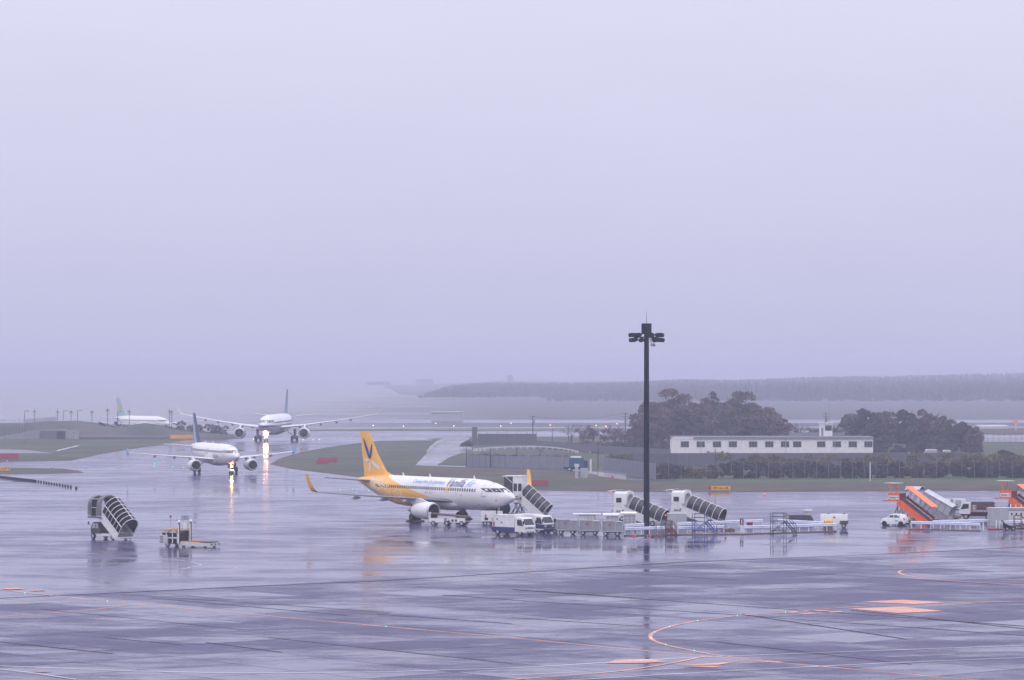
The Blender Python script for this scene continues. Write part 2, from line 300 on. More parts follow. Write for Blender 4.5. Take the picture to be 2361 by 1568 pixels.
ribbon('taxi_line', [(-60, 1430), (0, 1422), (175, 1409.6), (335, 1393)], .26, ZP + .004, po)
ribbon('taxi_line', [(-60, 1388.6), (120, 1388.6), (235, 1388)], .13, ZP + .004, po)
ribbon('taxi_line', smooth([(2420, 1383), (2360, 1386), (2150, 1392), (1960, 1399.6), (1810, 1412), (1700, 1419.6), (1610, 1431), (1545, 1444.6), (1507, 1458), (1499, 1467), (1505, 1475.6), (1535, 1487), (1605, 1502), (1680, 1514.6), (1800, 1527)]), .30, ZP + .008, po)
ribbon('taxi_line', smooth([(1625, 1513), (1530, 1532), (1405, 1549.5), (1180, 1567), (1000, 1580)]), .32, ZP + .012, po)
ribbon('taxi_line', smooth([(2420, 1351), (2360, 1348.6), (2180, 1338), (2105, 1329.6), (2074, 1322), (2073, 1317), (2082, 1314)]), .30, ZP, po)
for q in ([(1984.6, 1388), (2080, 1383), (2180, 1389.6), (2105, 1393)], [(1955, 1403.5), (2080, 1399.4), (2172, 1409), (2070, 1414)], [(1395, 1529.5), (1420, 1521), (1485, 1519.5), (1540, 1525.5), (1480, 1529.5)], [(1560, 1534.5), (1655, 1533), (1700, 1526), (1640, 1529.5)],
          [(1566, 1536.5), (1650, 1538.6), (1662, 1536), (1600, 1535)], [(1812, 1412), (1835, 1410), (1842, 1412), (1826, 1413.5)], [(1840, 1416), (1868, 1413.6), (1880, 1415), (1856, 1417)], [(1875, 1408), (1905, 1407), (1912, 1409), (1884, 1410)], [(1905, 1411), (1938, 1409.6), (1942, 1411.5), (1915, 1412.6)],
          [(0, 1357), (40, 1356), (60, 1358), (20, 1359.5)], [(66, 1361), (100, 1359.6), (108, 1361.5), (80, 1362.5)]):
    sheet('painted_patch', px(q), ZP + .016, po)
ribbon('white_line', [(-60, 1532), (0, 1535.6), (300, 1547), (480, 1551), (650, 1552), (900, 1549), (1180, 1540.6), (1580, 1517), (1930, 1503.6), (2420, 1486)], .17, ZP + .020, pw)
ribbon('white_line', [(1250, 1574), (1320, 1568), (1680, 1547), (2030, 1529.6), (2420, 1514)], .17, ZP + .020, pw)
ribbon('white_line', [(-40, 1540), (0, 1543), (80, 1552), (175, 1567)], .15, ZP + .024, pw)
ribbon('white_line', [(230, 1563), (350, 1566.5), (460, 1566)], .10, ZP + .024, pw)
ribbon('white_line', [(1180, 1557), (1330, 1549.6)], .10, ZP + .024, pw)
ribbon('white_line', [(1430, 1547), (1575, 1542)], .10, ZP + .028, pw)
ribbon('white_line', [(2040, 1515.5), (2200, 1508.6)], .10, ZP + .028, pw)
ribbon('white_line', [(1700, 1530), (1870, 1521.5)], .08, ZP + .028, pw)
sheet('red_triangle_mark', px([(65, 1548), (125, 1548), (95, 1551.5)]), ZP + .03, M['paint_red'])
for q in ([(370, 1287.4), (440, 1294), (465, 1302)], [(420, 1312), (455, 1304), (466, 1302)], [(500, 1292), (560, 1298.6)], [(540, 1310), (555, 1306), (560, 1305)], [(575, 1309.6), (602, 1311)], [(100, 1270), (220, 1277)], [(760, 1321), (790, 1326)], [(2050, 1315), (2320, 1318)], [(1490, 1321), (1530, 1319)]):
    ribbon('white_line', q, .12, .012, pw)
for q in ([(420, 1080), (500, 1078)], [(300, 1076), (420, 1082), (470, 1080)], [(1600, 1146), (1800, 1149), (1900, 1147)]):
    ribbon('taxi_line', q, .30, .012, po)
# joint sealant lines beyond the slabs
ribbon('joint_line', [(-60, 1382), (0, 1379.6), (300, 1365.6), (650, 1348.6), (850, 1341), (1180, 1321), (1580, 1295.6), (2080, 1275.6), (2420, 1258)], .42, .034, M['seal'])
for q, w in (([(-60, 1181), (300, 1170), (700, 1160), (1000, 1152)], .25), ([(1180, 1359.6), (2420, 1448)], .28), ([(1180, 1384), (1730, 1420), (2420, 1470)], .22), ([(280, 1371), (600, 1392), (900, 1412)], .18), ([(1020, 1372), (1180, 1383)], .3), ([(700, 1250), (1100, 1236)], .14), ([(0, 1480), (260, 1507)], .25), ([(240, 1470), (420, 1487)], .2)):
    ribbon('joint_line', q, w, .033, M['seal'])
for q, w in (([(1180, 1359), (1480, 1379)], .25), ([(1180, 1424), (1480, 1444)], .22), ([(1710, 1416.5), (2090, 1474)], .25), ([(1960, 1406.6), (2420, 1456)], .28), ([(350, 1379), (800, 1419)], .2), ([(475, 1481.5), (650, 1504)], .2), ([(870, 1416.5), (1180, 1438)], .24), ([(2030, 1389), (2420, 1391)], .2), ([(100, 1405), (560, 1452)], .14), ([(620, 1470), (1180, 1530)], .14), ([(1650, 1480), (2100, 1532)], .16), ([(1250, 1310), (1700, 1338)], .16), ([(1500, 1300), (2300, 1348)], .18)):
    ribbon('joint_line', q, w, .034, M['seal'])
# far hills: slopes with a forest on them
def hill(name, pts, d0, d1):
    """pts: (x survey pixel at d1, crest height)"""
    mb = MB(); rows = []
    for t in (0, .12, .35, .7, 1.0, 1.15):
        d = d0 + (d1 - d0) * t; k = math.sin(min(t, 1) * math.pi / 2) if t <= 1 else .8
        rows.append([((x - 1180) * d / F, d, max(h, .0) * k - .3) for x, h in pts])
    n = len(pts); vs = [p for r in rows for p in r]
    mb.add(vs, [(a * n + i, a * n + i + 1, (a + 1) * n + i + 1, (a + 1) * n + i) for a in range(len(rows) - 1) for i in range(n - 1)])
    return mb.obj(name, M['leafF'], kind='structure', smooth=True)
def conifers(name, spots, hmin, hmax, fade=None):
    """a distant wood: every tree a ragged cone of boughs"""
    V = []; Q = []
    for x, y, z, f in spots:
        h = rng.uniform(hmin, hmax) * f; n = 30; t = rng.uniform(0, 1, n) ** .8; a = rng.uniform(0, 6.283, n); r = (1 - t) * h * .24 + .35
        cx = x + np.cos(a) * r * .7; cy = y + np.sin(a) * r * .7; cz = z + h * (.06 + .92 * t); s = (.8 + (1 - t) * h * .11)
        o = len(V) * 1
        for i in range(n):
            b = rng.uniform(0, 6.283); k = len(V)
            V += [(cx[i] - s[i] * math.cos(b), cy[i] - s[i] * math.sin(b), cz[i] - s[i] * .5), (cx[i] + s[i] * math.cos(b), cy[i] + s[i] * math.sin(b), cz[i] - s[i] * .5), (cx[i], cy[i], cz[i] + s[i] * 1.5)]
            Q.append((k, k + 1, k + 2))
    return MB().add(V, Q).obj(name, M['leafF'], kind='stuff')
LH = [(800, 0), (900, .3), (980, 1.5), (1030, 3.5), (1080, 5.0), (1150, 7.5), (1300, 7), (1420, 6.5), (1520, 6), (1650, 5)]
RH = [(1230, 0), (1330, 1.5), (1480, 4), (1580, 6.0), (1720, 5.5), (1900, 8.0), (2100, 8.5), (2260, 10.0), (2420, 11), (2700, 11.)]
def interp(pts, x): return float(np.interp(x, [p[0] for p in pts], [p[1] for p in pts]))
DL0, DL1, DR0, DR1 = 2600, 5000, 2300, 4900
hill('hills', LH, DL0, DL1); hill('hills', RH, DR0, DR1)
SIL = [(800, 950), (850, 941), (900, 929), (960, 914), (1000, 901), (1040, 890), (1100, 885), (1150, 883), (1300, 885), (1400, 883), (1480, 881), (1560, 876), (1700, 877), (1900, 869), (2100, 866), (2250, 861), (2360, 858), (2700, 856)]
def wood(name, H, d0, d1, n, h0, h1, power=.6):
    """trees on a hill whose crowns keep below the ridge line seen in the fog"""
    sp = []
    for _ in range(n):
        t = rng.uniform(0, 1) ** power if rng.uniform() < .7 else rng.uniform(0, .3); x = rng.uniform(H[0][0], H[-1][0]); d = d0 + (d1 - d0) * t; hz = interp(H, x) * math.sin(t * math.pi / 2) - .3
        top = HC - (interp(SIL, x) + rng.uniform(-1.5, 4) - YH) * d / F - hz; h = min(rng.uniform(h0, h1), top) * min(1, max(0, (x - H[0][0]) / (80 + 420 * max(0, .55 - t))))
        if h > 1.0: sp.append(((x - 1180) * d / F, d, hz, h))
    conifers(name, sp, 1.0, 1.0)
wood('forest', LH, DL0 + 60, DL1, 5200, 4, 9, .8); wood('forest', RH, DR0 + 40, DR1, 7500, 5, 11, .8)
sheet('far_grass', px([(690, 1003), (1250, 1003), (1250, 992), (900, 989), (690, 991)]), -.02, M['grass'])
# dark kerb round the equipment yard
for q in ([(1440, 1236), (1562, 1234), (1714, 1232.5), (1926, 1226)], [(2095, 1221), (2260, 1225)], [(2300, 1221), (2420, 1217)]):
    P = px(q); mb = MB()
    for a_, b_ in zip(P[:-1], P[1:]): mb.bar(a_ + Vector((0, .5, .06)), b_ + Vector((0, .5, .06)), .5, .13)
    mb.obj('yard_kerb', M['rust'], kind='structure')
# ================================================================ AIRLINERS
def two_tone(name, a, b, pts, rough=.28):
    """fuselage paint: colour b aft of a line x = f(z) in the aircraft's own frame"""
    m = bpy.data.materials.new(name); m.use_nodes = True; t = m.node_tree; p = t.nodes['Principled BSDF']; p.inputs['Roughness'].default_value = rough
    tx = t.nodes.new('ShaderNodeTexCoord'); sp = t.nodes.new('ShaderNodeSeparateXYZ'); t.links.new(tx.outputs['Object'], sp.inputs[0])
    fc = t.nodes.new('ShaderNodeFloatCurve'); z0, z1 = pts[0][0], pts[-1][0]; xs = [q[1] for q in pts]; x0, x1 = min(xs), max(xs)
    c = fc.mapping.curves[0]
    nrm = [((z - z0) / (z1 - z0), (x - x0) / (x1 - x0)) for z, x in pts]
    c.points[0].location = nrm[0]; c.points[1].location = nrm[-1]
    for q in nrm[1:-1]: c.points.new(*q)
    fc.mapping.update()
    r = t.nodes.new('ShaderNodeMapRange'); r.inputs[1].default_value = z0; r.inputs[2].default_value = z1; t.links.new(sp.outputs['Z'], r.inputs[0]); t.links.new(r.outputs[0], fc.inputs['Value'])
    r2 = t.nodes.new('ShaderNodeMapRange'); r2.inputs[3].default_value = x0; r2.inputs[4].default_value = x1; t.links.new(fc.outputs[0], r2.inputs[0])
    lt = t.nodes.new('ShaderNodeMath'); lt.operation = 'LESS_THAN'; t.links.new(sp.outputs['X'], lt.inputs[0]); t.links.new(r2.outputs[0], lt.inputs[1])
    n = t.nodes.new('ShaderNodeTexNoise'); n.inputs['Scale'].default_value = .7; n.inputs['Detail'].default_value = 6; t.links.new(tx.outputs['Object'], n.inputs['Vector'])
    r3 = t.nodes.new('ShaderNodeMapRange'); r3.inputs[1].default_value = .3; r3.inputs[2].default_value = .7; r3.inputs[3].default_value = .9; r3.inputs[4].default_value = 1.0; t.links.new(n.outputs[0], r3.inputs[0])
    mx = t.nodes.new('ShaderNodeMixRGB'); mx.inputs[1].default_value = (*a, 1); mx.inputs[2].default_value = (*b, 1); t.links.new(lt.outputs[0], mx.inputs[0])
    mm = t.nodes.new('ShaderNodeMixRGB'); mm.blend_type = 'MULTIPLY'; mm.inputs[0].default_value = 1; t.links.new(mx.outputs[0], mm.inputs[1]); t.links.new(r3.outputs[0], mm.inputs[2]); t.links.new(mm.outputs[0], p.inputs['Base Color'])
    return m
NOSE = [(0, .01, .01, -.115), (.05, .10, .11, -.112), (.16, .24, .25, -.100), (.38, .42, .42, -.075), (.72, .62, .63, -.045), (1.15, .80, .82, -.02), (1.7, .935, .95, -.004), (2.35, .99, 1.0, 0)]   # x, half width, half height, centre drop in units of width/radius
TAIL = [(3.25, 1.0, 1.0, 0), (2.6, .97, .955, .045), (2.0, .88, .84, .155), (1.45, .73, .68, .285), (.9, .52, .48, .42), (.42, .31, .29, .53), (.12, .18, .17, .58), (0, .05, .05, .60)]
def airfoil(xle, xte, y, z, th, up=(0, 0, 1), n=7):
    """closed section: chord along -x, thickness along up"""
    up = Vector(up); c = xle - xte; P = []
    for s in (1, -1):
        for i in range(n):
            q = i / (n - 1) if s == 1 else 1 - i / (n - 1)
            q2 = q * q * (3 - 2 * q) * .5 + q * .5
            t = th * 2.6 * (math.sqrt(max(q2, 0)) * .55 - .2 * q2 - .35 * q2 * q2) * (1.0 if s == 1 else .65)
            if 0 < i < n - 1 or s == 1: P.append(Vector((xle - c * q2, y, z)) + up * (t * s))
    return P
def airliner(name, label, loc, rz, D, sharklets=True):
    t = thing(name, label, 'airliner', loc, rz)
    L, Wd, Hh, zc, xn = D['L'], D['W'] / 2, D['H'] / 2, D['zc'], D['xn']; xt = xn - L
    secs = [(xn - a * D['W'], b * Wd, c * Hh, zc + d * Hh) for a, b, c, d in NOSE]
    c0, c1 = secs[-1][0], xt + TAIL[0][0] * D['W']
    for k in range(1, 12): secs.append((c0 + (c1 - c0) * k / 12, Wd, Hh, zc))
    secs += [(xt + a * D['W'], b * Wd, c * Hh, zc + d * Hh) for a, b, c, d in TAIL]
    def surf(x, z, off=.015, side=-1):
        X = [s[0] for s in secs][::-1]; a = float(np.interp(x, X, [s[1] for s in secs][::-1])); b = float(np.interp(x, X, [s[2] for s in secs][::-1])); c = float(np.interp(x, X, [s[3] for s in secs][::-1]))
        q = max(0.0, 1 - ((z - c) / max(b, .01)) ** 2); return Vector((x, side * (a * math.sqrt(q) + off), z))
    n = 36; rings = [[(x, -math.sin(6.28318 * i / n) * a, z + math.cos(6.28318 * i / n) * b) for i in range(n)] for x, a, b, z in secs]
    fus = MB().loft(rings).obj('fuselage', D['paint'], t, True)
    D['surf'] = surf; D['fus'] = fus
    # cockpit glazing, each pane its own part of the fuselage
    zk = D['W'] / 3.95
    def zat(x):
        X = [s[0] for s in secs][::-1]; return float(np.interp(x, X, [s[3] for s in secs][::-1])), float(np.interp(x, X, [s[2] for s in secs][::-1])), float(np.interp(x, X, [s[1] for s in secs][::-1]))
    for side in (-1, 1):
        for (xa, xb, ya, yb) in ((1.42, 2.02, .05, .66), (1.60, 2.30, .72, 1.15), (2.2, 2.95, 1.19, 1.49)) if D.get('pane', 1) else ():
            # pane given by fuselage stations and lateral angles
            P = []
            for (ys, top) in ((ya, 0), (yb, 0), (yb, 1), (ya, 1)):
                f = (ys / 1.5); z = zc + zk * (.48 if not top else (1.02 - .10 * f))
                # walk aft from the nose until the surface reaches this lateral/height
                y = ys * zk
                if not top and ys > 1.2: z += .0
                x = xn
                for q in range(400):
                    cz, ch, cw = zat(x)
                    if (y / max(cw, .01)) ** 2 + ((z - cz) / max(ch, .01)) ** 2 < 1: break
                    x -= .02 * zk
                P.append((x + .03 * zk, side * y * 1.004, z + .012 * zk))
            if side == 1: P = P[::-1]
            ctr = sum((Vector(p) for p in P), Vector()) / 4; dirn = (ctr - Vector((ctr.x - 2, 0, zc))).normalized() * .04 * zk
            MB().poly([Vector(p) + dirn for p in P]).obj('cockpit_window', M['glass'], fus)
    # cabin windows and doors
    for side in (-1, 1):
        mb = MB(); x = D['win'][0]
        while x > D['win'][1]:
            z = D['winz']; P = [surf(x + dx, z + dz, .012, side) for dx, dz in ((-.15, -.2), (.15, -.2), (.15, .2), (-.15, .2))]; mb.poly(P if side == -1 else P[::-1]); x -= .533
        mb.obj('window_band', M['black'], fus, kind='stuff')
        for dx, w, z0, z1 in D['doors']:
            fr = MB(); cs = [(dx - w / 2, z0), (dx + w / 2, z0), (dx + w / 2, z1), (dx - w / 2, z1)]
            for a, b in zip(cs, cs[1:] + cs[:1]):
                pts = [surf(a[0] + (b[0] - a[0]) * k / 5, a[1] + (b[1] - a[1]) * k / 5, .008, side) for k in range(6)]; fr.tube(pts, .018, 4)
            fr.bar(surf(dx - w / 2, z0 - .03, .02, side), surf(dx + w / 2, z0 - .03, .02, side), .05)
            fr.obj('cabin_door', M['grey'], fus)
    for x in D.get('ant', ()):
        MB().prism([(x - .2, zc + Hh - .05), (x + .22, zc + Hh - .05), (x - .1, zc + Hh + .42), (x - .22, zc + Hh + .42)], -.03, .03).obj('antenna', M['white'], fus)
    # wing-body fairing
    f0, f1 = D['wing'][0][1] + 1.2 * zk, D['wing'][0][2] - 2.4 * zk; fr = []
    for k in range(9):
        q = k / 8; x = f0 + (f1 - f0) * q; e = math.sin(math.pi * min(1, max(0, q))) ** .45 if 0 < q < 1 else .02
        fr.append([(x, -math.sin(6.28318 * i / 20) * Wd * (1.0 + .10 * e) * max(e, .3), zc - Hh * .62 + math.cos(6.28318 * i / 20) * Hh * .50 * e) for i in range(20)])
    MB().loft(fr).obj('belly_fairing', D['bellypaint'], t, True)
    for side in (-1, 1):
        # wing: (y, le, te, z, thickness)
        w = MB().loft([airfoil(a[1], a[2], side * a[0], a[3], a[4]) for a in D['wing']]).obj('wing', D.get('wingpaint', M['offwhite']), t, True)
        tip = D['wing'][-1]
        if sharklets == 'tall':
            rr = []; zt = tip[3]; c = tip[1] - tip[2]
            for k, (dy, dz, dx, cs, an) in enumerate(((0, 0, 0, 1.0, 10), (.35, .10, -.22, .93, 30), (.62, .36, -.45, .85, 55), (.80, .85, -.75, .75, 72), (.98, 1.6, -1.12, .62, 78), (1.14, 2.42, -1.55, .42, 80))):
                up = Vector((0, -side * math.sin(R(an)), math.cos(R(an)))); rr.append(airfoil(tip[1] + dx, tip[1] + dx - c * cs, side * (tip[0] + dy), zt + dz, .10 * cs, up))
            MB().loft(rr).obj('winglet', D['wingletpaint'], w, True)
        elif sharklets == 'fence':
            MB().prism([(tip[1] + .2, tip[3]), (tip[1] - 1.3, tip[3] + .85), (tip[2] - .35, tip[3] + .8), (tip[2] - .2, tip[3]), (tip[2] - .3, tip[3] - .65), (tip[1] - 1.0, tip[3] - .6)], side * tip[0] - .05, side * tip[0] + .05).obj('wingtip_fence', D['wingletpaint'], w)
        elif sharklets == 'canted':
            c = tip[1] - tip[2]; rr = []
            for dy, dz, dx, cs, an in ((0, 0, 0, 1, 15), (.6, .4, -.7, .8, 45), (1.3, 1.5, -2.0, .35, 55)):
                rr.append(airfoil(tip[1] + dx, tip[1] + dx - c * cs, side * (tip[0] + dy), tip[3] + dz, .12, Vector((0, -side * math.sin(R(an)), math.cos(R(an))))))
            MB().loft(rr).obj('winglet', D['wingletpaint'], w, True)
        for fy, fl in D['fairings']:
            yy = fy; zz = float(np.interp(yy, [a[0] for a in D['wing']], [a[3] for a in D['wing']])); te = float(np.interp(yy, [a[0] for a in D['wing']], [a[2] for a in D['wing']]))
            MB().lathe([(0, .02), (fl * .2, .17 * zk), (fl * .5, .24 * zk), (fl * .8, .15 * zk), (fl, .02)], (te + fl * .68, side * yy, zz - .30 * zk), (-1, 0, -.04), 10).obj('flap_fairing', M['offwhite'], w, True)
        # engine
        ex, ey, ez, er, elen = D['eng']
        e = MB().lathe([(0, er * .90), (-.06 * er, er * .97), (.04 * er, er * 1.04), (.35 * er, er * 1.13), (elen * .42, er * 1.15), (elen * .75, er * 1.02), (elen, er * .80), (elen * .985, er * .76), (elen * .6, er * .8)], (ex, side * ey, ez), (-1, 0, -.015), 28, cap=False).obj('engine', M['white'], t, True)
        MB().lathe([(elen * .9, er * .58), (elen * 1.12, er * .5), (elen * 1.25, er * .36), (elen * 1.24, er * .3), (elen * 1.45, er * .05)], (ex, side * ey, ez), (-1, 0, -.015), 18).obj('exhaust_cone', M['steel'], e, True)
        MB().lathe([(-.062 * er, er * .86), (-.075 * er, er * .95), (0, er * 1.03), (.12 * er, er * 1.085)], (ex, side * ey, ez), (-1, 0, -.015), 28, cap=False).obj('intake_lip', M['alu'], e, True)
        fan = MB().lathe([(.0, er * .88), (elen * .16, er * .86), (elen * .2, er * .86), (elen * .2, er * .3), (elen * .14, er * .24), (elen * .04, .02)], (ex, side * ey, ez), (-1, 0, -.015), 28, cap=False)
        for k in range(18):
            a = k * math.pi / 9; ca, sa_ = math.cos(a), math.sin(a); b0, b1 = er * .27, er * .85; ox = ex - elen * .15
            fan.poly([(ox, side * ey + ca * b0, ez + sa_ * b0), (ox, side * ey + ca * b1, ez + sa_ * b1), (ox - .12, side * ey + math.cos(a + .22) * b1, ez + math.sin(a + .22) * b1), (ox - .12, side * ey + math.cos(a + .3) * b0, ez + math.sin(a + .3) * b0)])
        fan.obj('fan', M['black'], e, True)
        wz = float(np.interp(ey, [a[0] for a in D['wing']], [a[3] for a in D['wing']])); le = float(np.interp(ey, [a[0] for a in D['wing']], [a[1] for a in D['wing']]))
        MB().prism([(ex - elen * .25, ez + er * 1.05), (le + .3, wz + .12), (le - elen * .5, wz - .1), (ex - elen * 1.1, ez + er * .62)], side * ey - .17 * zk, side * ey + .17 * zk).obj('pylon', M['offwhite'], e)
        # tailplane
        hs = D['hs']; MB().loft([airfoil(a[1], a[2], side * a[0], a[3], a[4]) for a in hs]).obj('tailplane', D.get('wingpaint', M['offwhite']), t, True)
        # main gear
        gy, gr, gw, sp_ = D['gear']
        g = MB().cyl((0, side * gy, gr), (0, side * gy, zc - Hh * .55), .15 * zk, .2 * zk, 12).bar((0, side * gy, gr * 1.6), (0, side * (gy - 1.6 * zk), zc - Hh * .7), .13 * zk).bx(-.5 * zk, .5 * zk, side * (gy + .28 * zk) - .04, side * (gy + .28 * zk) + .04, gr * 1.7, zc - Hh * .5).obj('main_gear', M['dkgrey'], t, True)
        for bx_ in D['bogie']:
            for s2 in (-1, 1):
                MB().lathe([(-gw / 2, gr * .5), (-gw / 2, gr * .9), (-gw * .3, gr), (gw * .3, gr), (gw / 2, gr * .9), (gw / 2, gr * .5), (gw * .2, gr * .1), (-gw * .2, gr * .1)], (bx_, side * gy + s2 * sp_, gr), (0, 1, 0), 20).obj('tyre', M['rubber'], g, True)
        if len(D['bogie']) > 1: MB().bar((D['bogie'][0], side * gy, gr), (D['bogie'][1], side * gy, gr), .3).obj('bogie_beam', M['dkgrey'], g)
    # nose gear
    nx = D['nx']; ng = MB().cyl((nx, 0, .38 * zk), (nx - .3, 0, zc - Hh * .7), .09 * zk, .12 * zk, 10).bar((nx, 0, 1.0 * zk), (nx + 1.0, 0, zc - Hh * .75), .08).bx(nx - .9, nx + .5, -.45 * zk, -.40 * zk, zc - Hh - .45 * zk, zc - Hh * .8).bx(nx - .9, nx + .5, .40 * zk, .45 * zk, zc - Hh - .45 * zk, zc - Hh * .8).obj('nose_gear', M['dkgrey'], t, True)
    for s2 in (-1, 1):
        r = .38 * zk; MB().lathe([(-.11, r * .5), (-.11, r * .9), (-.06, r), (.06, r), (.11, r * .9), (.11, r * .5)], (nx, s2 * .26 * zk, r), (0, 1, 0), 18).obj('tyre', M['rubber'], ng, True)
    for (x, y, z, r) in D.get('lights', ()):
        MB().lathe([(-r, .01), (-r * .7, r * .71), (0, r), (r * .7, r * .71), (r, .01)], (x, y, z), (1, 0, 0), 12).obj('taxi_light', M['lamp_warm'], ng, True)
    # fin
    fz = [(zc + Hh * .86, D['fin'][0], D['fin'][1], .30 * zk)] + [(zc + Hh * .86 + (D['fin'][4] - zc - Hh * .86) * q, D['fin'][0] + (D['fin'][2] - D['fin'][0]) * q, D['fin'][1] + (D['fin'][3] - D['fin'][1]) * q, (.30 - .16 * q) * zk) for q in (.12, .5, .97, 1.0)]
    fz[0] = (fz[0][0], fz[0][1] + 2.6 * zk * D.get('fillet', 1), fz[0][2], fz[0][3]); fz[1] = (fz[1][0], fz[1][1] + .5 * zk, fz[1][2], fz[1][3]); 
    rings = []
    for z, le, te, th in fz:
        s = airfoil(le, te, 0, 0, th); rings.append([(p.x, p.z if p.z >= 0 else p.z / .65, z) for p in s])
    fin = MB().loft(rings).obj('tail_fin', D['finpaint'], t, True)
    def finsurf(x, z, side=-1, off=.03):
        le = float(np.interp(z, [a[0] for a in fz], [a[1] for a in fz])); te = float(np.interp(z, [a[0] for a in fz], [a[2] for a in fz])); th = float(np.interp(z, [a[0] for a in fz], [a[3] for a in fz]))
        q = min(.99, max(.01, (le - x) / (le - te))); tt = th * 2.6 * (math.sqrt(q) * .55 - .2 * q - .35 * q * q); return Vector((x, side * (tt + off), z))
    D['finsurf'] = finsurf; D['fin_obj'] = fin
    return t
def petal(mb, x, z, ln, w, ang, fn, n=12, nl=8):
    """a slim seed-shaped print lying on a curved skin: base point, length, width, angle"""
    ca, sa_ = math.cos(R(ang)), math.sin(R(ang)); up = []; lo = []
    for i in range(nl + 1):
        q = i / nl; hwid = w * .5 * math.sin(math.pi * q ** .75) ** .6 if 0 < q < 1 else 0.004; u = q * ln
        up.append(fn(x + u * ca - hwid * sa_, z + u * sa_ + hwid * ca)); lo.append(fn(x + u * ca + hwid * sa_, z + u * sa_ - hwid * ca))
    o = up + lo; k = nl + 1
    mb.add(o, [(i, k + i, k + i + 1, i + 1) for i in range(nl)])
A320 = lambda **k: dict(dict(L=37.57, W=3.95, H=4.14, zc=3.82, xn=17.7, nx=12.64, win=(11.0, -13.2), winz=4.45, doors=((12.9, .82, 3.72, 5.55), (-14.6, .76, 3.9, 5.6), (1.0, .5, 3.85, 4.9), (-.1, .5, 3.85, 4.9)), ant=(8.5, -2.0, -8.5),
    wing=[(0, 7.2, -1.0, 2.75, .62), (1.9, 5.9, -1.0, 2.85, .62), (6.4, 3.2, -1.05, 3.25, .36), (12, .1, -2.6, 3.65, .22), (17.05, -2.65, -4.2, 4.1, .12)], fairings=((4.6, 2.9), (8.2, 2.7), (11.9, 2.4)),
    eng=(7.3, 5.75, 1.72, 1.0, 4.3), hs=[(.3, -14.6, -18.2, 4.95, .30), (6.2, -17.7, -19.1, 5.45, .14)], gear=(3.8, .58, .43, .46), bogie=(0,), fin=(-12.6, -18.35, -17.1, -19.5, 11.76), paint=M['white'], bellypaint=M['offwhite'], finpaint=M['white'], wingletpaint=M['white']), **k)
# -- the parked yellow and white one
vp = two_tone('white_and_yellow_paint', (.80, .79, .76), (.95, .50, .075), [(1.7, 4.6), (2.4, 2.8), (3.3, .4), (3.9, -2.6), (4.5, -5.6), (5.2, -8.7), (5.95, -12.2)])
DV = A320(paint=vp, finpaint=M['yellow'], wingletpaint=M['yellow'], wingpaint=M['wingshade'], bellypaint=vp)  # wings coloured dark for the shade on their undersides
c = G(1011, 1200.5)
VAN = airliner('parked_airliner', 'parked white airliner with yellow tail and flower pattern, stairs at its nose', c, -54.5, DV, 'tall')
fs, ff = DV['surf'], DV['finsurf']; fus = DV['fus']; fo = DV['fin_obj']
for sd_ in (-1, 1):
    F1 = (lambda x, z, s=sd_: ff(x, z, s)); S1 = (lambda x, z, s=sd_: fs(x, z, .02, s))
    b = MB(); petal(b, -16.80, 7.98, 3.5, .62, 121, F1, nl=12); petal(b, -16.72, 7.98, 2.25, .50, 79, F1, nl=12); b.obj('emblem_petal', M['royal'], fo)
    b = MB(); petal(b, -17.0, 7.8, 1.4, .42, 176, F1, nl=12); petal(b, -16.8, 7.6, 1.4, .44, 268, F1, nl=12); petal(b, -16.5, 7.75, 2.6, .52, -25, F1, nl=12); b.obj('emblem_petal', M['white'], fo)
    b = MB(); pr = np.random.default_rng(5)
    for (x, z) in ((-15.1, 5.2), (-13.7, 5.1), (-12.4, 5.0), (-14.3, 4.0), (-11.6, 4.3), (-12.7, 3.5), (-10.4, 4.35), (-9.4, 3.3), (-7.6, 3.5), (-11.0, 3.0), (-6.2, 3.0), (-13.4, 4.5)):
        a0 = pr.uniform(0, 360)
        for k in range(5): petal(b, x + .12 * math.cos(R(a0 + 72 * k)), z + .12 * math.sin(R(a0 + 72 * k)), pr.uniform(.5, 1.0), .17, a0 + 72 * k + pr.uniform(-8, 8), S1, nl=5)
    b.obj('flower_print', M['white'], fus, kind='stuff')
    # lettering reads forwards along the starboard side, backwards-to-nose on port
    if sd_ == -1:
        LF = lambda x0, z0: (lambda u, v: fs(x0 + u, z0 + v, .02, -1))
    else:
        LF = None
    if LF:
        letter('Vanilla', 3.95, LF(4.3, 4.83), 'lettering', M['royal'], fus, .28, .014, 1.42)
        letter('Air', 1.6, LF(8.7, 4.83), 'lettering', M['ltblue'], fus, .28, 0, 1.42)
        letter('Creating New Sky Experience', 7.4, LF(-3.9, 5.05), 'lettering', M['ltblue'], fus, .25, 0.004, .72)
    else:
        LP = lambda x0, z0: (lambda u, v: fs(x0 - u, z0 + v, .02, 1))
        letter('Vanilla', 3.95, LP(10.3, 4.83), 'lettering', M['royal'], fus, .28, .014, 1.42); letter('Air', 1.6, LP(5.9, 4.83), 'lettering', M['ltblue'], fus, .28, 0, 1.7)
b = MB()
for a in (20, 100, 170, 250, 315): petal(b, 4.75, 4.5, .75, .18, a, lambda x, z: fs(x, z, .024, -1), nl=5)
b.obj('flower_print', M['yellow'], fus)
for (dx, dz) in ((7.0, 3.95), (8.2, 3.75), (11.5, 2.6), (6.2, 2.35)): MB().cyl(fs(dx, dz, .0), fs(dx, dz, .03), .09, .09, 8).obj('vent_port', M['dkgrey'], fus)
MB().cyl(fs(15.0, 3.25, .0), fs(15.0, 3.25, .03), .10, .1, 8).obj('round_mark', M['red'], fus)
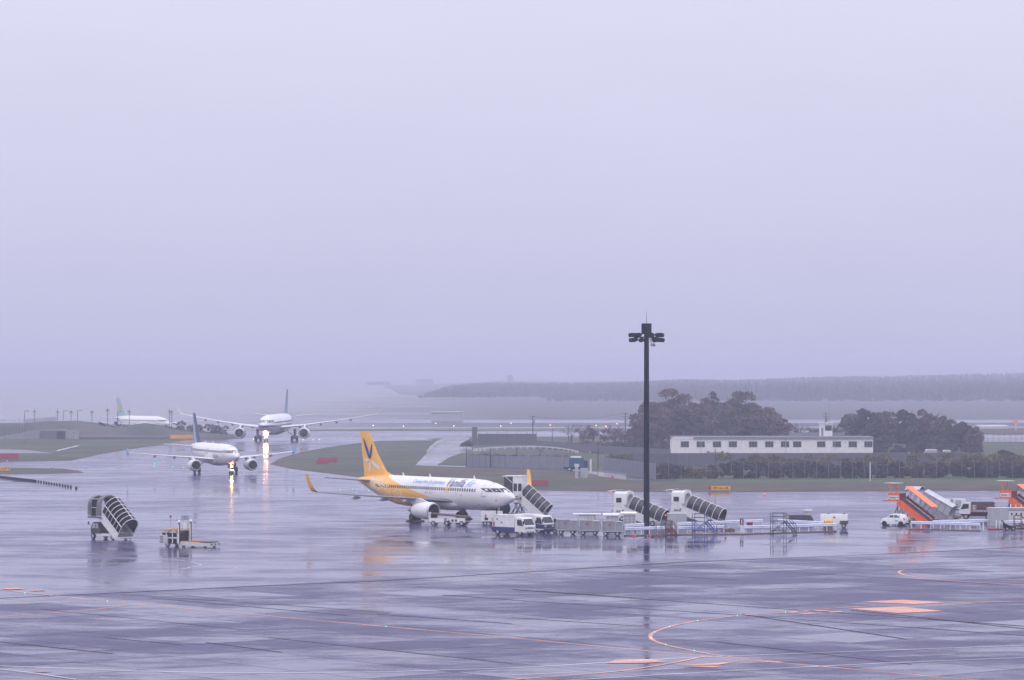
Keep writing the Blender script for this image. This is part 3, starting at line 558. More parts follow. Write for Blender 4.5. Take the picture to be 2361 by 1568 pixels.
# -- the taxiing one with the blue tail
DB = A320(lights=((12.9, .02, 1.75, .20), (12.95, -.16, .95, .10), (12.95, .2, .95, .10)), win=(12.3, -13.2), pane=1)
bp = bpy.data.materials.new('white_blue_fin_paint'); bp.use_nodes = True; tt = bp.node_tree; pb = tt.nodes['Principled BSDF']; pb.inputs['Roughness'].default_value = .3
tx = tt.nodes.new('ShaderNodeTexCoord'); sp = tt.nodes.new('ShaderNodeSeparateXYZ'); rp = tt.nodes.new('ShaderNodeValToRGB'); ma = tt.nodes.new('ShaderNodeMath'); ma.operation = 'MULTIPLY_ADD'; ma.inputs[1].default_value = .62
m2 = tt.nodes.new('ShaderNodeMapRange'); m2.inputs[1].default_value = -14.6; m2.inputs[2].default_value = -10.0
tt.links.new(tx.outputs['Object'], sp.inputs[0]); tt.links.new(sp.outputs['Z'], ma.inputs[0]); tt.links.new(sp.outputs['X'], ma.inputs[2]); tt.links.new(ma.outputs[0], m2.inputs[0]); tt.links.new(m2.outputs[0], rp.inputs[0]); tt.links.new(rp.outputs[0], pb.inputs['Base Color'])
rp.color_ramp.interpolation = 'CONSTANT'; e = rp.color_ramp.elements; e[0].position = 0; e[0].color = (.10, .36, .62, 1); e[1].position = .30; e[1].color = (.75, .76, .8, 1)
for p_, c_ in ((.37, (.10, .36, .62, 1)), (.52, (.78, .78, .8, 1)), (.60, (.012, .018, .10, 1))): q = e.new(p_); q.color = c_
DB.update(finpaint=bp, wingletpaint=M['sky'], lights=((13.05, 0, 1.62, .13), (13.05, -.2, .92, .05), (13.05, .22, .92, .05)))
c = G(497, 1090)
BUS = airliner('taxiing_airliner', 'white taxiing airliner with blue striped tail and lit nose lights', c, -71, DB, 'fence')
b = MB()
for sd_ in (-1, 1):
    letter('AIR BUSAN', 4.2, (lambda u, v: DB['surf'](5.5 + u, 3.2 + v, .02, -1)) if sd_ == -1 else (lambda u, v: DB['surf'](9.7 - u, 3.2 + v, .02, 1)), 'lettering', M['grey'], DB['fus'], .1, .01)
    b = MB(); P = [(1.4, 2.25), (3.6, 2.0), (5.4, 1.95), (4.6, 2.35), (2.6, 2.75), (1.2, 2.9)]; b.poly([DB['surf'](x, z, .42 if x < 4.8 else .05, sd_) for x, z in P][::(1 if sd_ == -1 else -1)]); b.obj('lime_swoosh', M['lime'], DB['fus'])
# -- the wide-body behind it
K = 5.64 / 3.95
D3 = dict(L=63.6, W=5.64, H=5.64, zc=5.0, xn=32.0, nx=25.4, win=(24, -20), winz=5.7, doors=((25, 1.07, 4.8, 6.7), (12, 1.07, 4.8, 6.7), (-20, 1.07, 4.9, 6.8)), ant=(12, -6),
    wing=[(0, 15.4, .0, 4.0, 1.0), (2.8, 13.2, .0, 4.1, 1.0), (9.4, 8.2, -.3, 4.75, .62), (19, 1.2, -4.2, 6.1, .34), (28.8, -6.0, -8.6, 7.75, .16)], fairings=((7.0, 5), (13.0, 4.4), (17.5, 4.0), (21.5, 3.4)),
    eng=(12.2, 9.37, 2.45, 1.42, 6.2), hs=[(.5, -22.6, -29.0, 6.6, .32), (9.7, -27.6, -30.2, 7.7, .14)], gear=(5.34, .70, .5, .70), bogie=(1.0, -1.0), fin=(-19.8, -28.9, -26.2, -30.9, 15.0), fillet=1.0,
    paint=None, bellypaint=M['grey'], finpaint=M['fogfin'], wingletpaint=M['offwhite'], lights=((26.1, -.42, 2.35, .22), (26.1, .42, 2.35, .22), (26.1, -.2, 1.5, .08), (26.1, .25, 1.5, .08)))
wp = bpy.data.materials.new('white_over_grey_paint'); wp.use_nodes = True; tt = wp.node_tree; pb = tt.nodes['Principled BSDF']; pb.inputs['Roughness'].default_value = .3
tx = tt.nodes.new('ShaderNodeTexCoord'); sp = tt.nodes.new('ShaderNodeSeparateXYZ'); rp = tt.nodes.new('ShaderNodeValToRGB'); m2 = tt.nodes.new('ShaderNodeMapRange'); m2.inputs[1].default_value = 2; m2.inputs[2].default_value = 8
tt.links.new(tx.outputs['Object'], sp.inputs[0]); tt.links.new(sp.outputs['Z'], m2.inputs[0]); tt.links.new(m2.outputs[0], rp.inputs[0]); tt.links.new(rp.outputs[0], pb.inputs['Base Color'])
rp.color_ramp.interpolation = 'CONSTANT'; e = rp.color_ramp.elements; e[0].position = 0; e[0].color = (.34, .36, .42, 1); e[1].position = .40; e[1].color = (.02, .035, .13, 1); q = e.new(.50); q.color = (.78, .78, .79, 1)
D3['paint'] = wp
c = G(637, 1016.2)
W3 = airliner('widebody_airliner', 'large twin engine airliner seen head on in the haze with twin bright lights', c, -92.6, D3, 'canted')
# -- the green-tailed one beyond the embankment
DG = A320(finpaint=M['foggreen'], win=(12, -13))
c = G(332, 1001)
GRN = airliner('distant_airliner', 'distant airliner with green tail half hidden behind the embankment', c, -56, DG, None)
b = MB()
for sd_ in (-1, 1): petal(b, -17.6, 7.2, 2.4, 1.5, 70, lambda x, z, s=sd_: DG['finsurf'](x, z, s))
b.obj('emblem_petal', M['signyellow'], DG['fin_obj'])
for y0, lab in ((-3.8, 'brown wheel chocks under the near main wheels of the yellow airliner'), (3.8, 'brown wheel chocks under the far main wheels of the yellow airliner')):
    p = VAN.matrix_basis @ Vector((0, y0, 0)); t = thing('wheel_chock', lab, 'wheel chock', (p.x, p.y, 0), -54.5)
    for x in (-.95, .75):
        MB().prism([(x, 0), (x + .22, 0), (x + .11, .2)], -.85, .85).obj('wedge', M['rust'], t)
    MB().bar((-.8, .9, .05), (.9, .9, .05), .06).obj('rope', M['tan'], t)
# ================================================================ PASSENGER STAIRS
def arch(w, hs, n=10, r=None):
    """cross-section (y, height) of a rounded hood: straight sides up to hs, then a half ellipse"""
    r = r or w / 2; P = [(-w / 2, .0), (-w / 2, hs * .5)]
    for i in range(n + 1): a = math.pi - math.pi * i / n; P.append((math.cos(a) * w / 2, hs + math.sin(a) * r))
    return P + [(w / 2, hs * .5), (w / 2, 0)]
def covered_stairs(name, label, loc, rz, hp, run, w, skin, ribs=5, cabin='box', logo=True, side_rail=False, tubetop=0.0, endz=.45, hs=1.05, ch=2.5, cb0=.75):
    """towable passenger stairs under a tubular hood; local +x runs down the flight"""
    t = thing(name, label, 'aircraft stairs', loc, rz, None)
    sl = Vector((run, 0, endz - hp)); ux = sl.normalized(); up = Vector((-ux.z, 0, ux.x))
    def at(q, y, h): p = Vector((0, 0, hp)) + sl * q + Vector((0, y, 0)) + up * h; return p
    # flight
    n = max(8, int((hp - endz) / .19)); mb = MB()
    for k in range(n):
        x = run * k / n; z = hp - (hp - endz) * (k + 1) / n; mb.bx(x, x + run / n, -w / 2 + .08, w / 2 - .08, z - .12, z + .04)
    mb.obj('stair_flight', M['grey'], t)
    for s in (-1, 1):
        MB().add([at(0, s * w / 2, -.62), at(1, s * w / 2, -.55), at(1.02, s * w / 2, .42), at(0, s * w / 2, .42), at(0, s * (w / 2 - .07), -.62), at(1, s * (w / 2 - .07), -.55), at(1.02, s * (w / 2 - .07), .42), at(0, s * (w / 2 - .07), .42)],
                 [(0, 1, 2, 3), (7, 6, 5, 4), (0, 4, 5, 1), (1, 5, 6, 2), (2, 6, 7, 3), (3, 7, 4, 0)]).obj('side_panel', M['white'], t)
        MB().bar(at(.0, s * (w / 2 - .02), .45), at(1.02, s * (w / 2 - .02), .45), .09).obj('handrail', M['white'], t)
    # hood: outer and inner skin
    A = arch(w - .04, hs); A2 = arch(w - .12, hs); rings = []
    q0, q1 = tubetop, 1.0; rs = []
    for q in (q0, q1): rs.append([at(q, y, .42 + h) for y, h in A] + [at(q, y, .42 + h - (.04 if h > 0 else 0)) for y, h in A2[::-1]])
    MB().loft(rs).obj('hood', skin, t, True)
    for k in range(ribs + 1):
        q = q0 + (q1 - q0) * k / ribs; MB().tube([at(q, y, .44 + h * 1.02) for y, h in arch(w + .03, hs)], .045, 5).obj('hood_rib', M['white'], t, True)
    MB().tube([at(q0, 0, .46 + hs + w / 2), at(q1, 0, .46 + hs + w / 2)], .045, 5).obj('ridge_rail', M['white'], t)
    if side_rail:
        for s in (-1, 1): MB().tube([at(q0, s * (w / 2 + .02), .42 + hs), at(q1, s * (w / 2 + .02), .42 + hs)], .05, 5).obj('hood_rail', M['white'], t)
    # platform and cabin
    pl = 1.9
    MB().bx(-pl, 0.0, -w / 2, w / 2, hp - .18, hp).obj('platform', M['grey'], t)
    if cabin == 'box':
        B = [(y, cb0 if z < cb0 else z) for y, z in arch(w + .12, ch - .42, 8, .46)]
        rr = [[(x, y, hp + z) for y, z in B] + [(x, y * .95, hp + z * (.975 if z > cb0 + .1 else 1)) for y, z in B[::-1]] for x in (-pl + .45, .46)]
        cb = MB().loft(rr).obj('cabin', M['white'], t, True)
        # wall on the hood side with the round opening in it
        A_ = arch(w * .9, 1.05, 8, w * .40); n_ = len(B); mb = MB(); o_ = [(.47, y, hp + z) for y, z in B]; i_ = [(.47, y, hp + min(max(z + .30, cb0), ch - .12)) for y, z in A_]
        mb.add(o_ + i_, [(a, a + 1, n_ + a + 1, n_ + a) for a in range(n_ - 1)] if n_ == len(A_) else []); mb.obj('cabin_front', M['white'], cb)
        MB().prism([(-pl - .75, hp + ch - .10), (-pl - .2, hp + ch + .08), (-pl + .47, hp + ch + .12), (-pl + .47, hp + ch - .02), (-pl - .2, hp + ch - .05)], -w / 2 - .1, w / 2 + .1).obj('roof_overhang', M['white'], t)
        MB().bx(-pl + .5, .2, -w * .3, w * .3, hp + ch + .03, hp + ch + .10).obj('roof_hatch', M['roofgrey'], cb)
        for s in (-1, 1):
            MB().bx(-1.12, -.32, s * (w / 2 + .07) - .02, s * (w / 2 + .07) + .02, hp + 1.02, hp + 1.62).obj('cabin_window', M['glass'], cb)
            MB().bar((-pl - .5, s * w * .45, hp + ch - .06), (-pl + .45, s * w * .45, hp + ch - .62), .07).obj('brace', M['white'], t)
        MB().prism([(-pl + .15, hp - .75), (.30, hp - .75), (.1, hp + cb0 - .03), (-pl + .5, hp + cb0 - .03)], -w / 2 - .02, w / 2 + .02).obj('pedestal', M['white'], t)
        if logo:
            ly = -w / 2 - .05
            letter('ANA', .78, lambda u, v: (-1.15 + u, ly, hp - .28 + v), 'lettering', M['navy'], t, .15, .02, .42)
            MB().poly([(-.30, ly, hp - .30), (-.11, ly, hp - .30), (.0, ly, hp + .10), (-.19, ly, hp + .10)]).obj('logo_bar', M['royal'], t)
    elif cabin == 'tall':
        cb = MB().bx(-.8, .62, -w / 2, w / 2, hp - .9, hp + ch).obj('cabin', M['white'], t)
        MB().prism([(-pl - .5, hp + ch - .02), (-pl - .3, hp + ch + .12), (.66, hp + ch + .16), (.66, hp + ch + .01)], -w / 2 - .1, w / 2 + .1).obj('canopy_roof', M['white'], t)
        for s in (-1, 1):
            for x0 in (-.68, .02): MB().bx(x0, x0 + .52, s * (w / 2 + .01) - .02, s * (w / 2 + .01) + .02, hp + .66, hp + 1.7).obj('cabin_window', M['glass'], cb)
            MB().bx(-pl - .2, -.82, s * w / 2 - .03, s * w / 2 + .03, hp - .25, hp + 1.2).obj('side_screen', M['smoke'], t)
            MB().bx(-pl - .2, -.82, s * w / 2 - .03, s * w / 2 + .03, hp + 1.22, hp + ch - .03).obj('side_screen', M['smoke'], t)
            MB().bar((-pl, s * w * .51, hp + ch - .04), (-.84, s * w * .51, hp + ch - .85), .07).obj('brace', M['white'], t)
        letter('ANA', .7, lambda u, v: (-.55 + u, -w / 2 - .012, hp - .52 + v), 'lettering', M['navy'], t, .15, .02, .42)
        MB().poly([(.22, -w / 2 - .012, hp - .54), (.4, -w / 2 - .012, hp - .54), (.5, -w / 2 - .012, hp - .16), (.32, -w / 2 - .012, hp - .16)]).obj('logo_bar', M['royal'], t)
        for s in (-1, 1):
            for a_, b_ in (((-1.0, .35), (.0, hp - .3)), ((-.55, .35), (.5, hp - .6)), ((.0, .35), (-.6, hp - .3))): MB().bar((a_[0], s * w * .42, a_[1]), (b_[0], s * w * .42, b_[1]), .09).obj('lift_strut', M['grey'], t)
    elif cabin == 'bellows':
        C = arch(w + .5, 1.25, 10, 1.2); C2 = arch(w + .25, 1.25, 10, 1.05)
        for xa, xb, sc_ in ((-.5, .35, 1.0), (-2.3, -1.75, .97)):
            rr = [[(x, y * sc_, hp - .1 + z * sc_) for y, z in C] + [(x, y * sc_, hp - .1 + z * sc_) for y, z in C2[::-1]] for x in (xa, xb)]
            MB().loft(rr).obj('bellows_hood', M['hood'], t, True)
        D_ = arch(w + .1, 1.25, 10, 1.05); D2 = arch(w, 1.25, 10, 1.0)
        MB().loft([[(x, y, hp - .1 + z) for y, z in D_] + [(x, y, hp - .1 + z) for y, z in D2[::-1]] for x in (-1.75, -.5)]).obj('hood', skin, t, True)
        for z in (.95, 2.0):
            for s in (-1, 1): MB().bar((-1.75, s * (w / 2 + .07), hp - .1 + z), (-.5, s * (w / 2 + .07), hp - .1 + z), .06).obj('hood_rail', M['white'], t)
        for s in (-1, 1):
            b_ = MB().bx(-.62, .35, s * (w / 2 + .1) - .08, s * (w / 2 + .1) + .08, hp - .3, hp + .95).obj('control_box', M['white'], t)
            MB().bx(-.55, .25, s * (w / 2 + .1) + s * .085 - .01, s * (w / 2 + .1) + s * .085 + .01, hp + .5, hp + .72).obj('control_panel', M['dkgrey'], b_)
        MB().bx(-2.3, .3, -w / 2 - .2, w / 2 + .2, hp - .42, hp - .2).obj('platform_skirt', M['hood'], t)
    # chassis
    MB().bx(-2.3, run - .6, -.85, .85, .42, .72).bx(run - .6, run + .25, -w / 2, w / 2, .2, .42).obj('chassis', M['white'] if cabin == 'bellows' else M['dkgrey'], t)
    for x in (-1.7, run - 1.0):
        for s in (-1, 1): wheel(t, x, s * .92, .38, .26)
    if cabin == 'bellows':
        cab = MB().prism([(-2.2, .72), (-.3, .72), (-.3, 1.1), (-.55, 2.05), (-1.75, 2.05), (-2.2, 1.35)], -.95, .95).obj('driver_cab', M['dkgrey'], t)
        for s in (-1, 1):
            MB().prism([(-1.95, 1.32), (-1.3, 1.32), (-1.3, 1.92), (-1.68, 1.92)], s * .96 - .015, s * .96 + .015).obj('cab_window', M['ltgrey'], cab); MB().prism([(-1.15, 1.32), (-.72, 1.32), (-.85, 1.92), (-1.15, 1.92)], s * .96 - .015, s * .96 + .015).obj('cab_window', M['ltgrey'], cab)
        MB().bx(-2.42, -2.3, -1.22, -1.1, 1.75, 2.1).bar((-2.36, -1.16, 1.8), (-2.1, -.95, 1.6), .04).obj('wing_mirror', M['black'], t)
        for k in range(4): MB().bx(run - .05 + k * .0, run + .28 + k * .01, -w / 2 + .15, w / 2 - .15, .25 + k * .17, .29 + k * .17).obj('tread', M['alu'], t)
    else:
        for s in (-1, 1):
            MB().bar((run - .2, s * w * .46, .3), (run + .45, s * w * .46, .05), .07).obj('kick_bar', M['tan'], t)
            MB().bar((-1.2, s * .7, .6), (.3, s * .7, hp - .4), .12).bar((.4, s * .7, .6), (-1.0, s * .7, hp - .4), .12).obj('lift_strut', M['grey'], t)
    return t
covered_stairs('covered_stairs', 'black hooded stairs on a small truck, alone on the left apron', G(250, 1243), -46, 2.95, 3.2, 2.3, M['navyskin'], 6, 'bellows', False, True)
covered_stairs('covered_stairs', 'white stairs with smoked hood docked behind the nose of the yellow airliner', G(1200, 1196), -25, 3.15, 3.4, 1.7, M['smoke'], 5, 'tall', hs=.75, ch=2.65)
covered_stairs('covered_stairs', 'white cabin stairs with ribbed smoked hood, partly behind the mast', G(1446, 1211), -32, 2.0, 5.3, 1.9, M['smoke'], 5, 'box', hs=.72, tubetop=.1, endz=.15)
covered_stairs('covered_stairs', 'white cabin stairs with ribbed smoked hood, right of the mast behind the blue steps', G(1578, 1208), -32, 2.0, 5.3, 1.9, M['smoke'], 5, 'box', hs=.72, tubetop=.1, endz=.15)
def open_stairs(label, loc, rz):
    t = thing('orange_stairs', label, 'aircraft stairs', loc, rz, 'orange stairs with flat roofs'); w = 1.5; hp, run, ez = 3.1, 4.0, .45
    sl = Vector((run, 0, ez - hp)); ux = sl.normalized(); up = Vector((-ux.z, 0, ux.x))
    def at(q, y, h): return Vector((0, y, hp)) + sl * q + up * h
    for s in (-1, 1):
        MB().add([at(-.04, s * w / 2, -.78), at(1, s * w / 2, -.78), at(1.05, s * w / 2, .12), at(-.04, s * w / 2, .12), at(-.04, s * (w / 2 - .06), -.78), at(1, s * (w / 2 - .06), -.78), at(1.05, s * (w / 2 - .06), .12), at(-.04, s * (w / 2 - .06), .12)], [(0, 1, 2, 3), (7, 6, 5, 4), (0, 4, 5, 1), (1, 5, 6, 2), (2, 6, 7, 3), (3, 7, 4, 0)]).obj('side_panel', M['orange'], t)
        MB().bar(at(-.02, s * w / 2, .45), at(1.03, s * w / 2, .45), .10, .36).obj('handrail', M['dkred'], t)
        for k in range(6): MB().bar(at(.02 + k * .18, s * w * .48, .2), at(.02 + k * .18, s * w * .48, 1.95 if k < 5 else 1.2), .05).obj('roof_post', M['dkred'], t)
        MB().bar((-1.35, s * w * .46, hp), (-1.35, s * w * .46, hp + 2.25), .10).bar((-1.35, s * w * .46, hp + 1.3), (-1.9, s * w * .46, hp + 2.2), .05).obj('canopy_post', M['orange'], t)
        for a_, b_ in (((-.4, .4), (-.4, hp - .2)), ((-1.2, .4), (-.4, hp - .7)), ((.2, .4), (.75, hp - .9))): MB().bar((a_[0], s * .6, a_[1]), (b_[0], s * .6, b_[1]), .09).obj('support_leg', M['dkgrey'], t)
        MB().bx(-1.75, -.05, s * w / 2 - .04, s * w / 2 + .04, hp - .16, hp + .95).obj('platform_side', M['orange'], t)
    MB().bx(-1.75, 0, -w / 2 + .05, w / 2 - .05, hp - .12, hp).bx(-2.7, -1.72, -w / 2 + .1, w / 2 - .1, hp - .16, hp - .08).obj('platform', M['dkred'], t)
    MB().bx(.0, .06, -w / 2, w / 2, hp - .6, hp + .9).obj('platform_back', M['dkred'], t)
    sg = MB().bx(-1.66, -.14, -w / 2 - .075, -w / 2 - .045, hp + .12, hp + .62).obj('sign_board', M['white'], t)
    letter('Jetstar', 1.1, lambda u, v: (-1.58 + u, -w / 2 - .082, hp + .26 + v), 'lettering', M['ink'], sg, .12, .025, .36)
    st = [(-.28 + (.17 if k % 2 == 0 else .07) * math.cos(1.57 + k * .6283), -w / 2 - .082, hp + .38 + (.17 if k % 2 == 0 else .07) * math.sin(1.57 + k * .6283)) for k in range(10)]
    MB().add([(-.28, -w / 2 - .082, hp + .38)] + st, [(0, k + 1, (k + 1) % 10 + 1) for k in range(10)]).obj('star_mark', M['red'], sg)
    MB().bx(-2.35, -.35, -w * .55, w * .55, hp + 2.22, hp + 2.28).obj('canopy_roof', M['offwhite'], t)
    MB().add([at(q, s * w * .58, 1.98 + d) for d in (0, .07) for q, s in ((-.06, -1), (.93, -1), (.93, 1), (-.06, 1))], [(3, 2, 1, 0), (4, 5, 6, 7), (0, 1, 5, 4), (1, 2, 6, 5), (2, 3, 7, 6), (3, 0, 4, 7)]).obj('sloped_roof', M['rooforange'], t)
    mb = MB()
    for k in range(14): x = run * k / 14; z = hp - (hp - ez) * (k + 1) / 14; mb.bx(x, x + run / 14, -w / 2 + .08, w / 2 - .08, z - .1, z + .04)
    mb.obj('stair_flight', M['grey'], t)
    MB().bx(-1.5, run + .1, -.6, .6, .36, .50).obj('chassis', M['dkgrey'], t)
    MB().bar((1.5, -.5, .4), (1.25, -.5, 1.7), .18).obj('hydraulic_ram', M['signyellow'], t)
    for x in (-.9, 1.2, run - .4):
        for s in (-1, 1): wheel(t, x, s * .66, .26, .18)
    return t
open_stairs('orange stairs with a flat orange roof standing behind the white hatchback', G(2080, 1207), -36)
open_stairs('orange stairs cut by the right edge, behind the grey equipment cabinet', G(2337, 1200), -36)
# grey stairs with an arched metal roof, behind the orange ones
t = thing('metal_stairs', 'grey metal stairs under an arched roof, just behind the orange stairs', 'aircraft stairs', G(2124, 1202), -30); w = 1.9; hp, run, ez = 2.3, 3.9, .3
sl = Vector((run, 0, ez - hp)); ux = sl.normalized(); up = Vector((-ux.z, 0, ux.x))
at_ = lambda q, y, h: Vector((0, y, hp)) + sl * q + up * h
for s in (-1, 1):
    MB().add([at_(0, s * w / 2, -.4), at_(1, s * w / 2, -.4), at_(1, s * w / 2, .5), at_(0, s * w / 2, .5), at_(0, s * (w / 2 - .05), -.4), at_(1, s * (w / 2 - .05), -.4), at_(1, s * (w / 2 - .05), .5), at_(0, s * (w / 2 - .05), .5)], [(0, 1, 2, 3), (7, 6, 5, 4), (0, 4, 5, 1), (1, 5, 6, 2), (2, 6, 7, 3), (3, 7, 4, 0)]).obj('side_panel', M['alu'], t)
    MB().add([at_(0, s * w / 2, .6), at_(1, s * w / 2, .6), at_(1, s * w / 2, 1.85), at_(0, s * w / 2, 1.85), at_(0, s * (w / 2 - .03), .6), at_(1, s * (w / 2 - .03), .6), at_(1, s * (w / 2 - .03), 1.85), at_(0, s * (w / 2 - .03), 1.85)], [(0, 1, 2, 3), (7, 6, 5, 4), (0, 4, 5, 1), (1, 5, 6, 2), (2, 6, 7, 3), (3, 7, 4, 0)]).obj('side_screen', M['ltgrey'], t)
    for k in range(6): MB().bar(at_(k * .2, s * w * .505, .3), at_(k * .2, s * w * .505, 1.95), .05).obj('roof_post', M['steel'], t)
    MB().bar((-1.4, s * w * .48, 0.3), (-1.4, s * w * .48, hp + 2.0), .1).obj('corner_post', M['offwhite'], t)
rr = []
for q in (-.02, 1.02): rr.append([at_(q, -w * .56 + w * 1.12 * k / 8, 1.95 + .3 * math.sin(math.pi * k / 8)) for k in range(9)] + [at_(q, w * .56 - w * 1.12 * k / 8, 1.90 + .3 * math.sin(math.pi * k / 8)) for k in range(9)])
MB().loft(rr).obj('arched_roof', M['alu'], t, True)
rr = [[(x, -w * .56 + w * 1.12 * k / 8, hp + 2.0 + .4 * math.sin(math.pi * k / 8)) for k in range(9)] + [(x, w * .56 - w * 1.12 * k / 8, hp + 1.95 + .4 * math.sin(math.pi * k / 8)) for k in range(9)] for x in (-2.0, .1)]
MB().loft(rr).obj('canopy_roof', M['alu'], t, True)
MB().bx(-1.7, 0, -w / 2, w / 2, hp - .15, hp).obj('platform', M['grey'], t)
MB().bx(run - .1, run + .5, -w / 2, w / 2, .2, 1.0).obj('entry_box', M['ltgrey'], t); MB().bx(run + .505, run + .52, -w / 2, w / 2, .84, .94).obj('red_bar', M['dkred'], t)
MB().bx(-1.5, run, -.7, .7, .2, .35).obj('chassis', M['dkgrey'], t)
for x in (-1, run - 1):
    for s in (-1, 1): wheel(t, x, s * .75, .25, .18)
# ================================================================ VEHICLES
def light_truck(name, label, loc, rz, L, W_, body):
    """cab-over truck; local +x forward"""
    t = thing(name, label, 'truck', loc, rz); c0 = L / 2; cl = 1.65; w = W_ / 2; lower = M['navy'] if body == 'dark' else M['white']
    prof = [(c0 - cl, .48), (c0 - .05, .48), (c0, .6), (c0, 1.18), (c0 - .06, 1.30), (c0 - .42, 2.12), (c0 - .60, 2.2), (c0 - cl, 2.22)]
    secs = []
    for y, k in ((-w, .0), (-w + .06, 1), (w - .06, 1), (w, .0)):
        secs.append([(x if k else x - (.05 if x > c0 - .5 else 0), y, z - (0 if k else (.05 if z > 2 else 0))) for x, z in prof])
    cab = MB().loft(secs).obj('cab', M['white'], t)
    MB().poly([(c0 - .045, -w + .16, 1.34), (c0 - .045, w - .16, 1.34), (c0 - .385, w - .2, 2.06), (c0 - .385, -w + .2, 2.06)]).obj('windshield', M['glass'], cab)
    for s in (-1, 1):
        MB().prism([(c0 - 1.25, 1.30), (c0 - .28, 1.18), (c0 - .55, 1.98), (c0 - 1.25, 1.98)], s * (w + .008) - .012, s * (w + .008) + .012).obj('side_window', M['glass'], cab)
        MB().prism([(c0 - 1.36, .62), (c0 - .22, .62), (c0 - .22, 1.12), (c0 - 1.36, 1.24)], s * (w + .006) - .01, s * (w + .006) + .01).obj('cab_door', lower, cab)
        MB().bx(c0 + .0, c0 + .04, s * (w - .30) - .2, s * (w - .30) + .2, .82, 1.06).obj('headlight', M['ltgrey'], cab)
        MB().bx(c0 - .10, c0 + .02, s * (w + .16) - .09, s * (w + .16) + .09, 1.45, 1.85).bar((c0 - .05, s * (w + .1), 1.5), (c0 - .2, s * w, 1.35), .04).obj('wing_mirror', M['black'], cab)
    MB().bx(c0 - .25, c0 + .07, -w + .02, w - .02, .36, .60).obj('bumper', lower if body == 'dark' else M['offwhite'], t)
    for k in range(3): MB().bx(c0 + .075, c0 + .085, -w + .25 + k * (W_ - .5) / 3 + .05, -w + .25 + (k + 1) * (W_ - .5) / 3 - .05, .42, .52).obj('bumper_slot', M['black'], t)
    MB().bx(c0 + .003, c0 + .02, -w + .55, w - .55, .84, 1.08).obj('grille', M['navy'] if body == 'dark' else M['grey'], cab)
    if body == 'dark': MB().bx(c0 - .3, c0 + .012, -w - .012, w + .012, .62, 1.14).obj('lower_panel', M['navy'], cab)
    MB().bx(-L / 2, c0 - .3, -.42, .42, .48, .66).obj('chassis_frame', M['dkgrey'], t)
    x0, x1 = -L / 2, c0 - cl - .08
    MB().bx(-L / 2 + 1.5, c0 - 1.35, -w + .06, w - .06, .26, .62).bx(-L / 2 + .1, -L / 2 + .55, -w + .1, w - .1, .34, .6).obj('side_skirt', M['dkgrey'], t); MB().bx(c0 - .5, c0 - .1, -w + .1, w - .1, .22, .40).obj('front_skirt', M['black'], t)
    if body == 'dark':
        MB().bx(x0, x1, -w - .02, w + .02, .68, 2.34).obj('cargo_body', M['white'], t)
        MB().bx(x0 - .01, x1 + .01, -w - .035, w + .035, .72, 1.1).obj('body_stripe', M['navy'], t)
    else:
        b = MB().bx(x0 + .35, x1, -w, w, .98, 2.42).bx(x0 + .3, x1 + .02, -w - .03, w + .03, 2.42, 2.50).obj('tank_body', M['white'], t)
        MB().bx(x0, x1, -w - .03, w + .03, .60, 1.02).obj('body_stripe', M['royal'], t)
        MB().bx(x0, x0 + .36, -w + .1, w - .1, 1.02, 2.1).obj('rear_gear', M['ltgrey'], t)
        for k, (x, z) in enumerate(((x0 + 1.0, 1.95), (x0 + 1.75, 1.55))):
            MB().cyl((x, -w - .0, z), (x, -w - .02, z), .13, .13, 12).obj('round_mark' if k == 0 else 'hatch', M['red'] if k == 0 else M['grey'], b)
        for x in (x0 + 1.3, x0 + 2.2): MB().bx(x, x + .012, -w - .006, -w, 1.05, 2.40).obj('panel_seam', M['grey'], b)
        MB().cyl((x0 + .5, -w - .06, 1.1), (x0 + .5, -w - .06, 1.6), .08, .08, 8).obj('hose_reel', M['red'], t)
        MB().bx(x0 - .25, x0 + .02, -w + .05, w - .05, .42, .52).obj('rear_step', M['grey'], t)
        MB().prism([(x1 - 1.6, 2.50), (x1 - .3, 2.50), (x1 - .4, 2.58), (x1 - 1.5, 2.58)], -.5, .5).obj('roof_hatch', M['offwhite'], b)
    for x in (-L / 2 + 1.0, c0 - .85):
        for s in (-1, 1): wheel(t, x, s * (w - .16), .40, .24, rimr=.55)
    return t
light_truck('service_truck', 'white service truck with a blue stripe along its body', G(1183, 1233.5), -43, 5.6, 1.95, 'tank')
light_truck('service_truck', 'white truck with a dark navy lower front, right behind the blue striped truck', G(1232, 1228.5), -43, 4.9, 1.95, 'dark')
# red flatbed truck behind the right-hand rails
t = thing('stake_truck', 'white cab truck with a red railed bed beside the grey equipment cabinet', 'truck', G(2252, 1197), 168); L = 4.8; w = .9
cab = MB().loft([[(x, y, z) for x, z in ((L / 2 - 1.5, .75), (L / 2 - .05, .75), (L / 2, .9), (L / 2, 1.35), (L / 2 - .45, 2.2), (L / 2 - .7, 2.3), (L / 2 - 1.5, 2.3))] for y in (-w, w)]).obj('cab', M['white'], t)
for s in (-1, 1):
    MB().prism([(L / 2 - 1.3, 1.5), (L / 2 - .2, 1.38), (L / 2 - .55, 2.12), (L / 2 - 1.3, 2.12)], s * (w + .008) - .01, s * (w + .008) + .01).obj('side_window', M['glass'], cab)
    for k in range(7): MB().bar((-L / 2 + .1 + k * .5, s * w, 1.05), (-L / 2 + .1 + k * .5, s * w, 2.2), .05).obj('stake', M['dkred'], t)
    for z in (1.3, 1.75, 2.2): MB().bar((-L / 2, s * w, z), (L / 2 - 1.6, s * w, z), .06).obj('bed_rail', M['dkred'], t)
    for x in (-L / 2 + .9, L / 2 - .9): wheel(t, x, s * (w - .12), .38, .22)
    MB().bx(L / 2 - .02, L / 2 + .02, s * .6 - .15, s * .6 + .15, .85, 1.05).obj('headlight', M['ltgrey'], cab)
